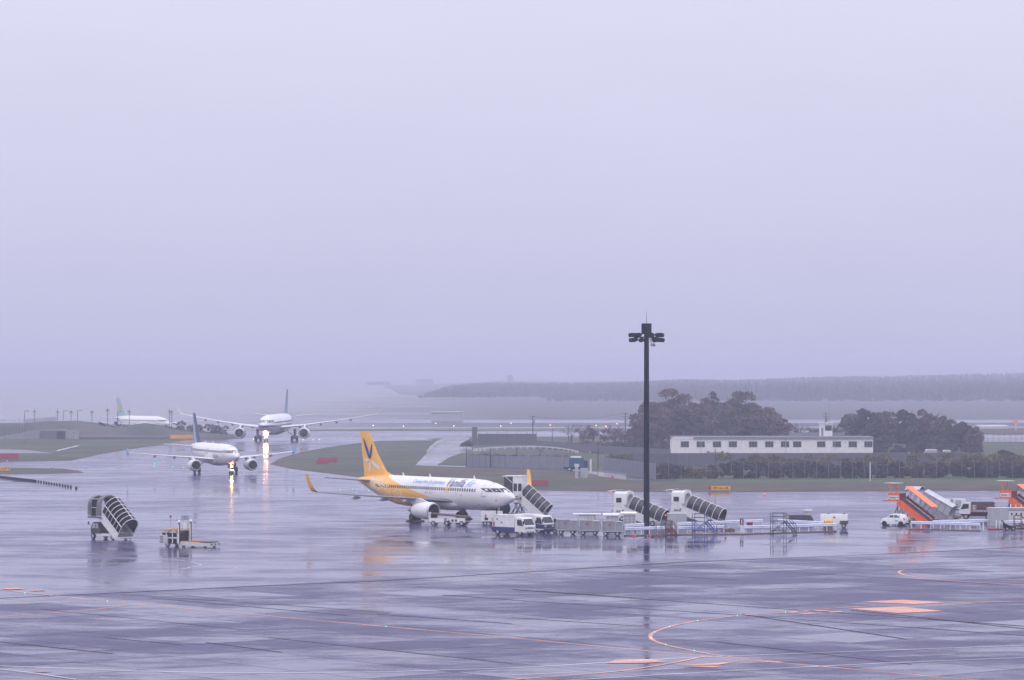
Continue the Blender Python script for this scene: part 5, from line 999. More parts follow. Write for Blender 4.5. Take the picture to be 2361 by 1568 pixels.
for x, y, l, m in ((1461, 1237.5, 'flat orange red lamp board lying at the right end of the container row', 'lamp_red'), (1496, 1237, 'red glowing lamp on the ground at the mast foot', 'lamp_red')):
    t = thing('ground_lamp', l, 'ground lamp', G(x, y)); MB().bx(-.4, .4, -.12, .12, 0, .07).obj('base', M['dkgrey'], t); MB().lathe([(0, .07), (.05, .065), (.08, .02)], (.12, 0, .07), (0, 0, 1), 10).obj('lens', M[m], t); MB().lathe([(0, .05), (.04, .045), (.06, .02)], (-.2, 0, .07), (0, 0, 1), 10).obj('lens', M[m], t)
t = thing('red_mat', 'bright red flat float lying on wet ground before the grey cabinet', 'float', G(2287, 1220.5)); MB().lathe([(0, .48), (.04, .62), (.16, .62), (.2, .5)], (0, 0, 0), (0, 0, 1), 20).obj('disc', M['signred'], t, True); MB().lathe([(0, .3), (.03, .05)], (0, 0, .2), (0, 0, 1), 16).obj('cap', M['red'], t)
for x, y, l in ((2265.5, 1223, 'white bollard at the end of the front rail'), (2295.5, 1219, 'white bollard before the grey cabinet')):
    t = thing('bollard', l, 'bollard', G(x, y), 0, 'white bollards by the rails'); MB().cyl((0, 0, 0), (0, 0, 1.05), .085, .085, 10).obj('post', M['white'], t, True); MB().lathe([(0, .09), (.05, .07), (.07, .01)], (0, 0, 1.05), (0, 0, 1), 10).obj('cap', M['offwhite'], t)
# black barrier blocks along the apron edge
blk = thing('barrier_block', 'black barrier block in the row at the left edge of the apron', 'barrier', G(163.5, 1124.3), 0, 'black barrier blocks in a row'); MB().prism([(-.155, 0), (.155, 0), (.135, .40), (-.135, .40)], -.15, .15).obj('block', M['black'], blk); MB().bx(-.09, .09, -.09, .09, .40, .44).obj('top_lug', M['dkgrey'], blk)
spots = [157, 151, 144.8, 138, 131.5, 125.4, 119.2, 113.2, 107.4, 101.6, 95.2, 89, 83]; x = 83
while x > -8: x -= 3.4 if x > 40 else 2.9; spots.append(x)
ORD = ['first', 'second', 'third', 'fourth', 'fifth', 'sixth', 'seventh', 'eighth', 'ninth', 'tenth', 'eleventh', 'twelfth', 'thirteenth', 'fourteenth', 'fifteenth', 'sixteenth']
blk['label'] = 'first black barrier block left of the gap near the end of the row'
for k, x in enumerate(spots):
    y = 1124.3 - (163.5 - x) * .158 if x > 75 else 1110.3 - (75 - x) * .112; dup(blk, G(x, y), 0, ORD[k + 1] + ' black barrier block counted leftwards from the gap in the row' if k < 14 else 'black barrier block in the tightly packed left part of the row')
dup(blk, G(176, 1127.6), -20, 'black barrier block standing alone at the end of its row')
# ================================================================ SIGNS ON THE FIELD
def field_sign(label, x, y, w, h, m, text=None, rz=0, z0=.25, head=None, tw=None):
    t = thing('field_sign', label, 'sign', G(x, y), rz); b = MB().bx(-w / 2, w / 2, -.12, .12, z0, z0 + h).obj('sign_board', M[m], t)
    for q in (-.38, .38): MB().bx(w * q - .06, w * q + .06, -.05, .05, 0, z0).obj('leg', M['dkgrey'], t)
    MB().bx(-w / 2 - .05, w / 2 + .05, -.10, .14, z0 - .05, z0).obj('frame', M['dkgrey'], t)
    if head: MB().bx(-w / 2 - .55, -w / 2 - .06, -.12, .12, z0, z0 + h).obj('red_board', M['signred'], t)
    if text: letter(text, tw or w * .85, lambda u, v: (-(tw or w * .85) / 2 + u, -.13, z0 + h * .22 + v), 'lettering', M['ink'], b, 0, .02, h * .8)
    return t
field_sign('yellow runway sign reading HP5 16L-34R at the grass edge', 1661, 1133.5, 3.2, .72, 'signyellow', 'HP5:16L-34R', 4, head=True)
field_sign('small yellow taxiway sign on the left grass strip', 12, 1087.5, 2.0, .75, 'signyellow', '<P1', 0)
field_sign('wide yellow sign left of the widebody, far on the field', 406, 1013, 3.3, 1.1, 'signyellow', None, 0); field_sign('wide yellow sign just left of the blue striped tail', 432, 1013, 3.3, 1.1, 'signyellow', None, 0)
field_sign('red sign board on the left grass island', 22, 1060, 4.2, 1.15, 'signred', None, 0); field_sign('red sign boards stepped in two levels on the middle grass', 756, 1068, 4.1, .9, 'signred', None, 0, .35)
field_sign('lower red sign board at the left end of the stepped pair', 742, 1071, 2.6, .9, 'signred', None, 0, .15); field_sign('red sign board on the grass right of the yellow winglet', 1245, 1121.5, 2.8, .9, 'signred', None, 0)
# ================================================================ BUILDING AND FENCES
p = G(1780, 1046); t = thing('long_building', 'long low white building with a row of dark windows and a roof tower', 'building', p); s0 = S(1046); bw = 464 / s0; bh = 4.45
MB().bx(-bw / 2, bw / 2, 0, 9, 0, bh - .42).obj('wall', M['plaster'], t)
rf = MB().bx(-bw / 2 + 5.3, bw / 2 + .15, -.30, 9.3, bh - .82, bh - .36).bx(-bw / 2, bw / 2 + .05, -.1, 9.1, bh - .36, bh - .22).obj('roof', M['roofgrey'], t)
MB().bx(-bw / 2, -bw / 2 + 5.25, -.12, 9.1, bh - .84, bh - .36).obj('end_parapet', M['plaster'], t)
for cx in (228, 328, 430, 530, 657, 759, 858, 934, 1085, 1184, 1284, 1382):
    X = ((1900 + cx / 2.1464) / 1.2712 - 1780) / s0; w_ = MB().bx(X - 1.08, X + 1.08, -.03, .10, 1.55, 3.10).obj('window', M['ltgrey'], t)
    for q in (-1, 0, 1): MB().bx(X + q * .66 - .30, X + q * .66 + .30, -.045, -.03, 1.63, 3.02).obj('pane', M['glass'], w_)
for cx in (378, 795, 1236): X = ((1900 + cx / 2.1464) / 1.2712 - 1780) / s0; MB().lathe([(0, .25), (.15, .22), (.2, .05)], (X, 0, 2.9), (0, -1, 0), 10).obj('wall_vent', M['offwhite'], t)
for X in (-17.6, 3.2, 15.4): MB().cyl((X, -.06, 0), (X, -.06, bh - .85), .06, .06, 6).obj('downpipe', M['ltgrey'], t)
X0 = (1906 - 1780) / s0; tw = MB().bx(X0 - 1.5, X0 + 1.5, 2, 5, bh - .2, bh + 2.9).obj('roof_tower', M['plaster'], t); MB().bx(X0 - 1.7, X0 + 1.7, 1.8, 5.2, bh + 2.9, bh + 3.1).obj('tower_roof', M['offwhite'], tw)
MB().bx(X0 - .3, X0 + 1.35, 1.95, 2.05, bh + 1.2, bh + 2.5).obj('tower_window', M['glass'], tw); MB().bx(X0 - 1.25, X0 - .75, 1.95, 2.05, bh - .1, bh + 1.9).obj('tower_door', M['grey'], tw)
MB().cyl((X0 + .8, 3, bh + 3), (X0 + .8, 3, bh + 9), .05, .03, 6).obj('antenna', M['grey'], tw)
MB().bx(X0 - 9, X0 + 4.5, 5.2, 5.3, bh - .2, bh + .7).obj('roof_screen', M['roofgrey'], t)
def panel_fence(label, pts, h, step, m, name='panel_fence', gap=.05, posts=None):
    P = [G(*q) for q in pts]; t = thing(name, label, 'fence', P[0]); p0 = None; q0 = None
    for a, b in zip(P[:-1], P[1:]):
        L = (b - a).length; n = max(1, round(L / step)); u = (b - a) / L; ang = math.atan2(u.y, u.x); l = L / n; p0 = q0 = None
        for k in range(n):
            c = a + u * (l * (k + .5)) - P[0]
            if p0 is None:
                p0 = MB().bx(-l / 2 + gap / 2, l / 2 - gap / 2, -.03, .03, .08, h).bx(-l / 6 - .03, -l / 6 + .03, -.05, -.03, .1, h - .02).bx(l / 6 - .03, l / 6 + .03, -.05, -.03, .1, h - .02).obj('panel', M[m], t); p0.location = c; p0.rotation_euler = (0, 0, ang)
            else: piece(p0, c, t, (0, 0, ang))
            if posts:
                if q0 is None: q0 = MB().bx(-.06, .06, .0, .1, 0, h + posts).obj('post', M['dkgrey'], t); q0.location = c + u * (l / 2)
                else: piece(q0, c + u * (l / 2), t)
    return t
panel_fence('long grey panel fence in front of the white building', [(1458, 1081), (1560, 1078), (2215, 1077)], 3.05, 2.2, 'wallgrey')
panel_fence('grey panel fence slanting beside the road, left of the hedge', [(1392, 1090), (1458, 1099), (1512, 1107)], 3.1, 2.0, 'panelgrey', posts=.25)
panel_fence('grey panel fence on the bank below the curved road', [(1075, 1077), (1165, 1080), (1320, 1082)], 2.6, 2.0, 'panelgrey', posts=.3)
panel_fence('dark slatted fence beside the grey tower block', [(1101, 1026), (1236, 1026)], 3.1, 2.6, 'wallgrey', posts=.6)
panel_fence('dark fence behind the blue truck', [(1236, 1034), (1392, 1048), (1545, 1058)], 2.2, 3.0, 'wallgrey')
def mesh_fence(label, pts, h, step, m='grey', name='chain_fence', rails=3):
    P = [G(*q) for q in pts]; t = thing(name, label, 'fence', P[0]); p0 = None
    for a, b in zip(P[:-1], P[1:]):
        L = (b - a).length; n = max(1, round(L / step))
        for k in range(n + 1):
            c = a + (b - a) * (k / n) - P[0]
            if p0 is None: p0 = MB().cyl((0, 0, 0), (0, 0, h), .05, .05, 6).bar((0, 0, h), (0, -.3, h + .35), .05).obj('post', M[m], t)
            else: piece(p0, c, t)
        for r in range(rails): z = h * (r + 1) / rails; MB().bar(a - P[0] + Vector((0, 0, z)), b - P[0] + Vector((0, 0, z)), .025).obj('wire_rail', M[m], t)
    return t
mesh_fence('tall wire fence with thin posts in front of the dark hedge', [(1512, 1106.5), (1800, 1105.5), (2100, 1105), (2420, 1105)], 3.3, 2.3, 'steel', rails=1)
mesh_fence('wire fence along the far pale road at the right edge', [(2262, 1022), (2420, 1022)], 2.6, 1.6, 'dkgrey', rails=2)
mesh_fence('tall barred fence on the embankment at the left edge', [(-40, 1024), (60, 1022), (130, 1014)], 6.6, 1.0, 'grey', 'barred_fence', 2)
mesh_fence('low white fence along the perimeter track', [(1378, 1099), (1442, 1107)], .9, .8, 'white', 'low_fence', 2)
# curved road guard rail
P = [G(x, y) for x, y in smooth([(1092, 1042), (1130, 1039), (1200, 1036), (1260, 1037), (1310, 1043), (1334, 1049)], 4)]; t = thing('curved_guard_rail', 'white guard rail bending along the road above the bank', 'guard rail', P[0]); p0 = None
for k, (a, b) in enumerate(zip(P[:-1], P[1:])):
    MB().bar(a - P[0] + Vector((0, 0, .75)), b - P[0] + Vector((0, 0, .75)), .08, .28).obj('rail_beam', M['offwhite'], t)
    if p0 is None: p0 = MB().cyl((0, 0, 0), (0, 0, .9), .07, .07, 6).obj('post', M['white'], t)
    else: piece(p0, a - P[0], t)
P = [G(x, y) for x, y in smooth([(984, 1047), (996, 1036), (1012, 1022), (1034, 1014), (1062, 1010)], 3)]; t = thing('curved_guard_rail', 'pale guard rail climbing with the side road at the left', 'guard rail', P[0]); p0 = None
for a, b in zip(P[:-1], P[1:]):
    MB().bar(a - P[0] + Vector((0, 0, .7)), b - P[0] + Vector((0, 0, .7)), .08, .40).obj('rail_beam', M['offwhite'], t)
    if p0 is None: p0 = MB().cyl((0, 0, 0), (0, 0, .9), .07, .07, 6).obj('post', M['offwhite'], t)
    else: piece(p0, a - P[0], t)
# odd structures of the middle distance
t = thing('pillar_block', 'grey slab tower standing at the end of the side road', 'pillar', G(1094, 1026)); MB().bx(-.72, .72, -.7, .7, 0, 5.0).obj('shaft', M['wallgrey'], t); MB().bx(-.8, .8, -.8, .8, 5.0, 5.2).obj('cap', M['ltgrey'], t)
t = thing('parked_lorry', 'dark teal lorry with a white roof behind the bank fence', 'truck', G(1328, 1086), 0); b = MB().bx(-1.5, 1.5, -1, 1, .8, 2.7).obj('cargo_body', M['teal'], t); MB().bx(-1.1, 1.0, -1.02, 1.02, 2.7, 3.0).obj('roof', M['white'], t); MB().bx(1.5, 2.3, -.9, .9, .7, 2.2).obj('cab', M['navy'], t); MB().bx(-.4, .6, -1.03, -1.0, .9, 1.5).obj('white_panel', M['offwhite'], b); MB().bx(-2.6, 2.3, -.6, .6, .45, .8).obj('chassis', M['black'], t)
for x in (-1.4, 1.5):
    for s in (-1, 1): wheel(t, x, s * .85, .42, .25)
t = thing('relay_cabinet', 'pale grey cabinet on the grass slope', 'cabinet', G(1346, 1103.5)); MB().bx(-.66, .66, -.4, .4, .1, 2.0).obj('housing', M['ltgrey'], t); MB().bx(-.6, -.02, -.43, -.40, .2, 1.9).obj('door_panel', M['ltgrey'], t); MB().bx(.02, .6, -.43, -.40, .2, 1.9).obj('door_panel', M['ltgrey'], t); MB().bx(-.7, .7, -.45, .45, 0, .1).obj('plinth', M['concrete'], t)
t = thing('relay_post', 'narrow pale post box left of the grey cabinet on the slope', 'post box', G(1329, 1104)); MB().bx(-.28, .28, -.25, .25, 0, 2.3).obj('housing', M['ltgrey'], t); MB().bx(-.3, .3, -.28, .28, 2.3, 2.38).obj('cap', M['offwhite'], t)
t = thing('white_pole', 'white pole behind the relay cabinet', 'pole', G(1361.5, 1091)); MB().cyl((0, 0, 0), (0, 0, 2.7), .18, .18, 8).obj('shaft', M['white'], t); MB().lathe([(0, .18), (.1, .02)], (0, 0, 2.7), (0, 0, 1), 8).obj('cap', M['offwhite'], t)
t = thing('white_pole', 'thin tall white pole at the hedge front', 'pole', G(2005, 1110)); MB().cyl((0, 0, 0), (0, 0, 3.5), .085, .085, 8).obj('shaft', M['white'], t); MB().lathe([(0, .09), (.06, .02)], (0, 0, 3.5), (0, 0, 1), 8).obj('cap', M['offwhite'], t)
t = thing('marker_cone', 'small red and white marker on the track edge', 'marker', G(1411, 1104)); MB().cyl((0, 0, .05), (0, 0, .7), .28, .1, 10).obj('cone', M['signred'], t); MB().bx(-.35, .35, -.35, .35, 0, .06).obj('base', M['white'], t)
for x, y, l, w in ((2146, 1062, 'small pale shed beyond the panel fence', 2.5), (2182, 1064, 'low white van roof beyond the panel fence', 1.6)):
    t = thing('small_shed', l, 'shed', G(x, y)); MB().bx(-w / 2, w / 2, -1, 1, 0, 2.3).obj('wall', M['ltgrey'], t); MB().prism([(-w / 2 - .1, 2.3), (w / 2 + .1, 2.3), (w / 2 - .2, 2.6), (-w / 2 + .2, 2.6)], -1.1, 1.1).obj('roof', M['offwhite'], t)
# lamp posts, utility poles
def lamp_post(label, x, y, h, kind, group=None, rz=0):
    t = thing('lamp_post', label, 'lamp post', G(x, y), rz, group); MB().cyl((0, 0, 0), (0, 0, h), .12, .08, 8).obj('pole', M['dkgrey'], t, True)
    if kind == 'twin':
        MB().bar((-1.2, 0, h - .5), (1.2, 0, h - .5), .08).obj('cross_arm', M['dkgrey'], t)
        for s in (-1, 1): l = MB().lathe([(0, .1), (.1, .24), (.4, .30), (.45, .2)], (s * 1.2, -.1, h - .35), (s * .5, -.6, -.4), 10).obj('floodlight', M['lampoff'], t, True); MB().lathe([(.44, .26), (.46, .02)], (s * 1.2, -.1, h - .35), (s * .5, -.6, -.4), 10).obj('lens', M['white'], l)
        MB().cyl((0, 0, h), (0, 0, h + .9), .04, .03, 6).obj('spike', M['dkgrey'], t)
    elif kind == 'side':
        MB().bar((0, 0, h - .35), (.9, 0, h - .2), .08).obj('arm', M['dkgrey'], t); MB().bx(.6, 1.35, -.2, .2, h - .28, h - .02).obj('lamp_head', M['grey'], t)
    else:
        MB().bx(-.55, .55, -.25, .25, h - .75, h - .35).obj('lamp_head', M['grey'], t); MB().cyl((0, 0, h), (0, 0, h + .8), .05, .03, 6).obj('spike', M['dkgrey'], t); MB().bar((-.7, 0, h - 1.3), (.7, 0, h - 1.3), .07).obj('cross_arm', M['dkgrey'], t)
    return t
PL = ['above the underpass wing wall, leftmost in the row', 'above the left end of the underpass beam', 'right above the underpass side wall, paired with a side armed lamp', 'close right of the floodlight pole above the underpass side wall', 'between two side armed lamps over the embankment hump', 'on the right slope of the embankment hump', 'standing alone midway from the hump to the green tail', 'just left of the green tail', 'in front of the green tail', 'just right of the green tail over the white fuselage', 'left one of the close pair left of the widebody wing', 'right one of the close pair left of the widebody wing']
for k, (x, yt, kd) in enumerate(((57, 946, 'side'), (80, 945, 'top'), (133, 946, 'top'), (146, 946, 'side'), (164, 946, 'top'), (179, 945, 'side'), (212, 946, 'top'), (248, 942, 'top'), (271, 948, 'side'), (298, 945, 'top'), (391, 945, 'top'), (396, 946, 'top'))):
    y = 1007; lamp_post('hazy ' + ('floodlight pole ' if kd == 'top' else 'side armed lamp ') + PL[k], x, y, 20 - (yt - YH) / S(y), kd, 'floodlight poles beyond the left embankment')
lamp_post('twin floodlight post rising in front of the long building', 1648, 1103, 5.4, 'twin'); lamp_post('twin floodlight post near the right end of the panel fence', 2112, 1103, 5.4, 'twin'); lamp_post('twin floodlight post beside the blue truck and slanting fence', 1378, 1094, 4.9, 'twin')
for x, y, h in ((1075, 1078, 3.7), (1130, 1079, 4.2), (1190, 1080, 4.3), (1245, 1081, 4.1)): lamp_post('fence lamp post on the bank, ' + {1075: 'leftmost, at the fence corner', 1130: 'second from the left', 1190: 'third from the left', 1245: 'rightmost, nearest the teal lorry'}[x], x, y, h, 'side', 'lamp posts along the bank fence')
for x, y, h in ((1273, 1022, 4.2), (1310, 1018, 4.2)): lamp_post('short dark lamp post beyond the curved road, ' + ('left one' if x < 1290 else 'right one'), x, y, h, 'side', 'short lamp posts beyond the road')
PT = []
for x, y, yt, l in ((1228, 1020, 958, 'utility pole with cross arms, left of the bare trees'), (1441, 1022, 951, 'utility pole with cross arms at the left edge of the big grove'), (1903, 1020, 951, 'utility pole behind the roof tower')):
    h = 20 - (yt - YH) / S(y); t = thing('utility_pole', l, 'utility pole', G(x, y)); MB().cyl((0, 0, 0), (0, 0, h), .17, .11, 8).obj('pole', M['dkgrey'], t, True)
    for z, w in ((h - .3, .95), (h - 1.2, .8), (h - 2.6, .5)): MB().bar((-w, 0, z), (w, 0, z), .11).obj('cross_arm', M['dkgrey'], t)
    MB().cyl((.35, 0, h - 2.4), (.35, 0, h - 1.5), .2, .2, 8).obj('transformer', M['grey'], t); PT.append(G(x, y) + Vector((0, 0, h - .2)))
a, b = PT[0], PT[1]; tag(MB().tube([a + (b - a) * (k / 10) + Vector((0, 0, -1.2 * math.sin(math.pi * k / 10))) for k in range(11)], .035, 4).obj('power_line', M['dkgrey']), 'thin power line sagging between the two left utility poles', 'power line')
# left embankment with the underpass
prof = [(-140, 973), (60, 972), (110, 968), (180, 967), (225, 972), (262, 978), (300, 976), (335, 972), (370, 977), (430, 987), (520, 996), (560, 1004)]
mb = MB(); n = len(prof); rows = []
for y, k in ((1011, .0), (1010, .75), (1008, 1.0), (1006, .9), (1004.5, 0.)):
    rows.append([G(x, y) + Vector((0, 0, max(.05, (20 - (yy - YH) / S(1004)) * k))) for x, yy in prof])
mb.add([p for r in rows for p in r], [(a * n + i, a * n + i + 1, (a + 1) * n + i + 1, (a + 1) * n + i) for a in range(4) for i in range(n - 1)]); mb.obj('embankment', M['embank'], kind='structure', smooth=True)
t = thing('underpass', 'concrete underpass mouth with a pale wing wall on the left embankment', 'underpass', G(120, 1013.5)); k_ = 1 / S(1013.5)
MB().add([(x * k_, y, z) for y in (0, .5) for x, z in ((-125, 0), (-30, 0), (-30, 3.2), (-75, 1.9), (-125, .8))], [(0, 1, 2, 3, 4), (9, 8, 7, 6, 5), (0, 5, 6, 1), (1, 6, 7, 2), (2, 7, 8, 3), (3, 8, 9, 4), (4, 9, 5, 0)]).obj('wing_wall', M['concrete'], t)
MB().bx(-30 * k_, 32 * k_, -.1, 1.2, 2.55, 3.2).obj('portal_beam', M['concrete'], t); MB().bx(-29 * k_, 31 * k_, 1.0, 1.3, 0, 2.6).obj('dark_mouth', M['dkgrey'], t); MB().bx(31 * k_, 62 * k_, 0, .6, 0, 2.9).obj('side_wall', M['concrete'], t)  # dark mouth is a grey block standing for shade inside the opening
MB().bx(62 * k_, 265 * k_, .2, .7, 0, .9).obj('low_wall', M['wallgrey'], t); MB().bx(62 * k_, 265 * k_, .15, .75, .9, 1.05).obj('wall_coping', M['ltgrey'], t)
# far hazy buildings
for x, w, yt, y, l in ((979, 42, 874, 885, 'tall block nearly lost in the fog'), (872, 56, 880, 887, 'broad block nearly lost in the fog left of the tall one'), (1176, 14, 865, 888, 'thin tower on the foggy hill')):
    t = thing('far_building', l, 'building', G(x, y)); s = S(y); h = 20 - (yt - YH) / s; MB().bx(-w / 2 / s, w / 2 / s, 0, 14, 0, h * .86).obj('wall', M['wallgrey'], t); MB().bx(-w * .4 / s, w * .4 / s, 2, 12, h * .86, h).obj('roof_block', M['wallgrey'], t)
for x, w, yt, y, l in ((1030, 72, 949, 972, 'pale long hangar in the fog, left of the utility pole'), (2292, 60, 981, 989, 'long white hall far away at the right edge')):
    t = thing('far_hall', l, 'hall', G(x, y)); s = S(y); h = 20 - (yt - YH) / s; MB().bx(-w / 2 / s, w / 2 / s, 0, 12, 0, h - .5).obj('wall', M['ltgrey' if x < 2000 else 'white'], t); MB().bx(-w / 2 / s - .3, w / 2 / s + .3, -.3, 12.3, h - .5, h).obj('roof', M['ltgrey' if x < 2000 else 'white'], t)
t = thing('marker_mast', 'orange and white striped marker board at the far right', 'marker', G(2341, 992)); MB().bx(-.15, .15, -.15, .15, 0, 2.6).obj('post', M['offwhite'], t); MB().bx(-.9, .7, -.1, .1, 2.6, 3.5).obj('board', M['rooforange'], t); MB().bx(.0, .8, -.1, .1, 1.9, 2.6).obj('board', M['orange'], t)
# airfield lights
def field_light(x, y, r, m, h, grp, lab):
    t = thing('field_light', lab, 'airfield light', G(x, y), 0, grp); MB().cyl((0, 0, 0), (0, 0, h), r * .5, r * .4, 6).obj('stem', M['dkgrey'], t); MB().lathe([(-r, .02), (-r * .6, r * .8), (0, r), (r * .6, r * .8), (r, .02)], (0, 0, h + r * .8), (0, 0, 1), 8).obj('lamp', M[m], t)
for k, (x, y) in enumerate(((1046, 985), (1154, 985.5), (1178, 979), (1268, 983), (1374, 984), (1396, 986), (1422, 980), (860, 984), (930, 986), (1004, 979))): field_light(x, y, .20, 'lamp_amber', .35, 'amber runway lights far on the field', 'tiny amber runway light on the foggy field, ' + ('just right of the widebody engine', 'right of the parked tail tip', 'over the grey slab tower', 'beside the first utility pole', 'second right of the first utility pole', 'among the bare trees', 'left of the second utility pole', 'close by the second utility pole', 'at the right wingtip of the widebody', 'under the pale hangar')[(8, 2, 3, 4, 5, 6, 7, 0, 1, 9)[k]])
for k, (x, y) in enumerate(((699, 1016.5), (722, 1016), (736, 1015.5), (584, 1015))): field_light(x, y, .13, 'lamp_amber', .25, 'orange lights beside the widebody wheels', 'tiny orange ground light ' + ('close right of the widebody right wheels', 'under the widebody right engine', 'outermost right of the widebody wheels', 'left of the widebody left wheels')[k])
for k, (x, y) in enumerate(((355, 1077), (398, 1077.5), (424, 1079.5), (357, 1070), (366, 1068), (378, 1066), (563, 1093), (540, 1089))): field_light(x, y, .085, 'lamp_cyan', .1, 'cyan taxiway lights round the taxiing airliner', 'tiny cyan taxiway light ' + ('lowest left under the taxiing wing', 'second lowest under the taxiing wing', 'just left of the taxiing engine', 'above the lowest left one under the taxiing wing', 'in the middle of the arc under the taxiing wing', 'at the upper end of the arc under the taxiing wing', 'right of the lit nose wheel', 'at the lit nose wheel')[k])
for k, (x, y) in enumerate(((785, 1131), (812, 1129), (822, 1138), (850, 1134), (836, 1127))): field_light(x, y, .07, 'lamp_cyan', .1, 'cyan taxiway lights beneath the parked wing', 'tiny cyan light below the parked tail, ' + ('leftmost of five', 'second from left of five', 'lowest of five', 'rightmost of five', 'topmost of five')[k])
for x, y in ((17, 1067), (120, 1078.5), (197, 1080)): field_light(x, y, .10, 'lamp_blue', .3, 'blue edge lights at the left grass', 'tiny blue edge light by the left grass, ' + {17: 'farthest left', 120: 'in the middle', 197: 'at the grass tip'}[x])
for k, (x, y) in enumerate(((1810, 1412.4), (1699, 1420), (1608, 1431.5), (1543, 1445), (1508, 1458), (1500, 1471), (1534, 1487), (58, 1368), (248, 1386), (890, 1445), (1600, 1501))): field_light(x, y, .042, 'lamp_cyan', .02, 'green centre lights along the curved line', 'tiny green centre light ' + ('farthest up the curved orange line', 'second from the far end of the curved line', 'third from the far end of the curved line', 'fourth from the far end of the curved line', 'just above the bend of the curved line', 'at the bend of the curved line', 'just below the bend of the curved line', 'on the straight orange line at the left edge', 'on the straight orange line where the branch joins', 'on the straight orange line at mid picture', 'last before the curved line meets the straight one')[k])
for x, y in ((1408, 1137.5), (1762, 1143), (2336, 1142)): field_light(x, y, .1, 'lamp_red', .25, 'red apron edge lights', 'tiny red light on the wet apron edge, ' + {1408: 'left of the cabin stairs', 1762: 'right of the runway sign', 2336: 'near the right edge'}[x])
# ================================================================ TREES, HEDGES, SCRUB
def leaf_mass(name, centres, radii, n, size, m, parent=None, kind=None, flat=.75):
    """leaf clumps spread through the volume of overlapping balls, denser towards their skins"""
    C = np.array(centres, float); Rr = np.array(radii, float); wgt = Rr ** 2; idx = rng.choice(len(C), n, p=wgt / wgt.sum())
    d = rng.normal(size=(n, 3)); d /= np.linalg.norm(d, axis=1)[:, None]; d[:, 2] = np.where(d[:, 2] < -.3, -d[:, 2], d[:, 2]); rad = Rr[idx] * rng.uniform(.45, 1.15, n) ** .7
    P = C[idx] + d * rad[:, None] * np.array([1, 1, flat]); a = rng.normal(size=(n, 3)); a /= np.linalg.norm(a, axis=1)[:, None]; b = np.cross(a, rng.normal(size=(n, 3))); b /= np.linalg.norm(b, axis=1)[:, None]
    s = size * rng.uniform(.6, 1.5, n)[:, None]; V = np.stack([P - a * s - b * s * .55, P + a * s - b * s * .4, P + a * s * .5 + b * s, P - a * s * .7 + b * s * .6], 1).reshape(-1, 3)
    me = bpy.data.meshes.new(name); me.vertices.add(4 * n); me.vertices.foreach_set('co', V.ravel()); me.loops.add(4 * n); me.loops.foreach_set('vertex_index', np.arange(4 * n)); me.polygons.add(n); me.polygons.foreach_set('loop_start', np.arange(0, 4 * n, 4)); me.update(); me.materials.append(m)
    o = bpy.data.objects.new(name, me); COL.objects.link(o)
    if parent is not None: o.parent = parent
    if kind: o['kind'] = kind
    return o
def limbs(mb, base, h, spread, n, r):
    for k in range(n):
        a = rng.uniform(0, 6.28); z = h * rng.uniform(.3, .6); e = Vector((math.cos(a) * spread * rng.uniform(.4, .9), math.sin(a) * spread * rng.uniform(.4, .9), h * rng.uniform(.65, .95))); mb.cyl((0, 0, z), e, r * .5, r * .15, 5)
        for q in range(2): mb.cyl(e * .75 + Vector((0, 0, z * .25)), e + Vector(rng.normal(0, .18 * spread, 3)), r * .2, r * .06, 4)
def tree(label, x, y, h, w, m, n=2600, group=None, leaf=.26, low=.10):
    p = G(x, y); t = thing('broadleaf_tree', label, 'tree', p, 0, group); mb = MB().cyl((0, 0, -.05), (0, 0, h * .6), h * .028, h * .012, 8); limbs(mb, None, h, w * .8, 6, h * .022); mb.obj('trunk', M['bark'], t)
    cs = []; rs = []
    for k in range(95):
        v = rng.normal(size=3); v /= np.linalg.norm(v); q = rng.uniform(.25, .86) if k % 3 else rng.uniform(.78, .86); zz = h * .45 + v[2] * h * .54 * q
        if zz < h * low: zz = h * rng.uniform(low, .35)
        cs.append((v[0] * w * q, v[1] * w * q, zz)); rs.append(w * rng.uniform(.17, .32))
    cs.append((0, 0, h * .45)); rs.append(w * .5)
    leaf_mass('crown', cs, rs, int(n * 2.4), leaf, m, t); return t
GA = 'trees of the big rounded grove'
for x, y, yt, w, m, n, l in ((1545, 1030, 894, 7.2, 'leafA', 5200, 'broad domed russet tree, the tallest at the left of the big grove'), (1500, 1033, 922, 5.2, 'leafA', 3400, 'russet tree at the left flank of the big grove'), (1610, 1029, 908, 5.6, 'leafA', 3600, 'russet tree right of the tallest in the big grove'), (1641, 1026, 896, 2.6, 'leafC', 1500, 'narrow dark tree poking up in the middle of the big grove'),
        (1705, 1030, 898, 7.4, 'leafB', 5200, 'broad green domed tree at the right of the big grove'), (1765, 1031, 932, 5.6, 'leafA', 3600, 'russet tree stepping down at the right flank of the big grove'), (1660, 1033, 925, 5.4, 'leafB', 3400, 'green tree low in the middle front of the big grove'), (1800, 1032, 962, 3.4, 'leafA', 1800, 'low thin tree at the right tip of the big grove'), (1580, 1035, 940, 5.0, 'leafC', 3000, 'dark tree low at the front of the big grove'), (1735, 1036, 955, 4.6, 'leafC', 2600, 'dark low tree at the right front of the big grove'), (1470, 1035, 962, 3.0, 'leafA', 1600, 'small tree at the left tip of the big grove')):
    tree(l, x, y, 20 - (yt - YH) / S(y), w, M[m], n)
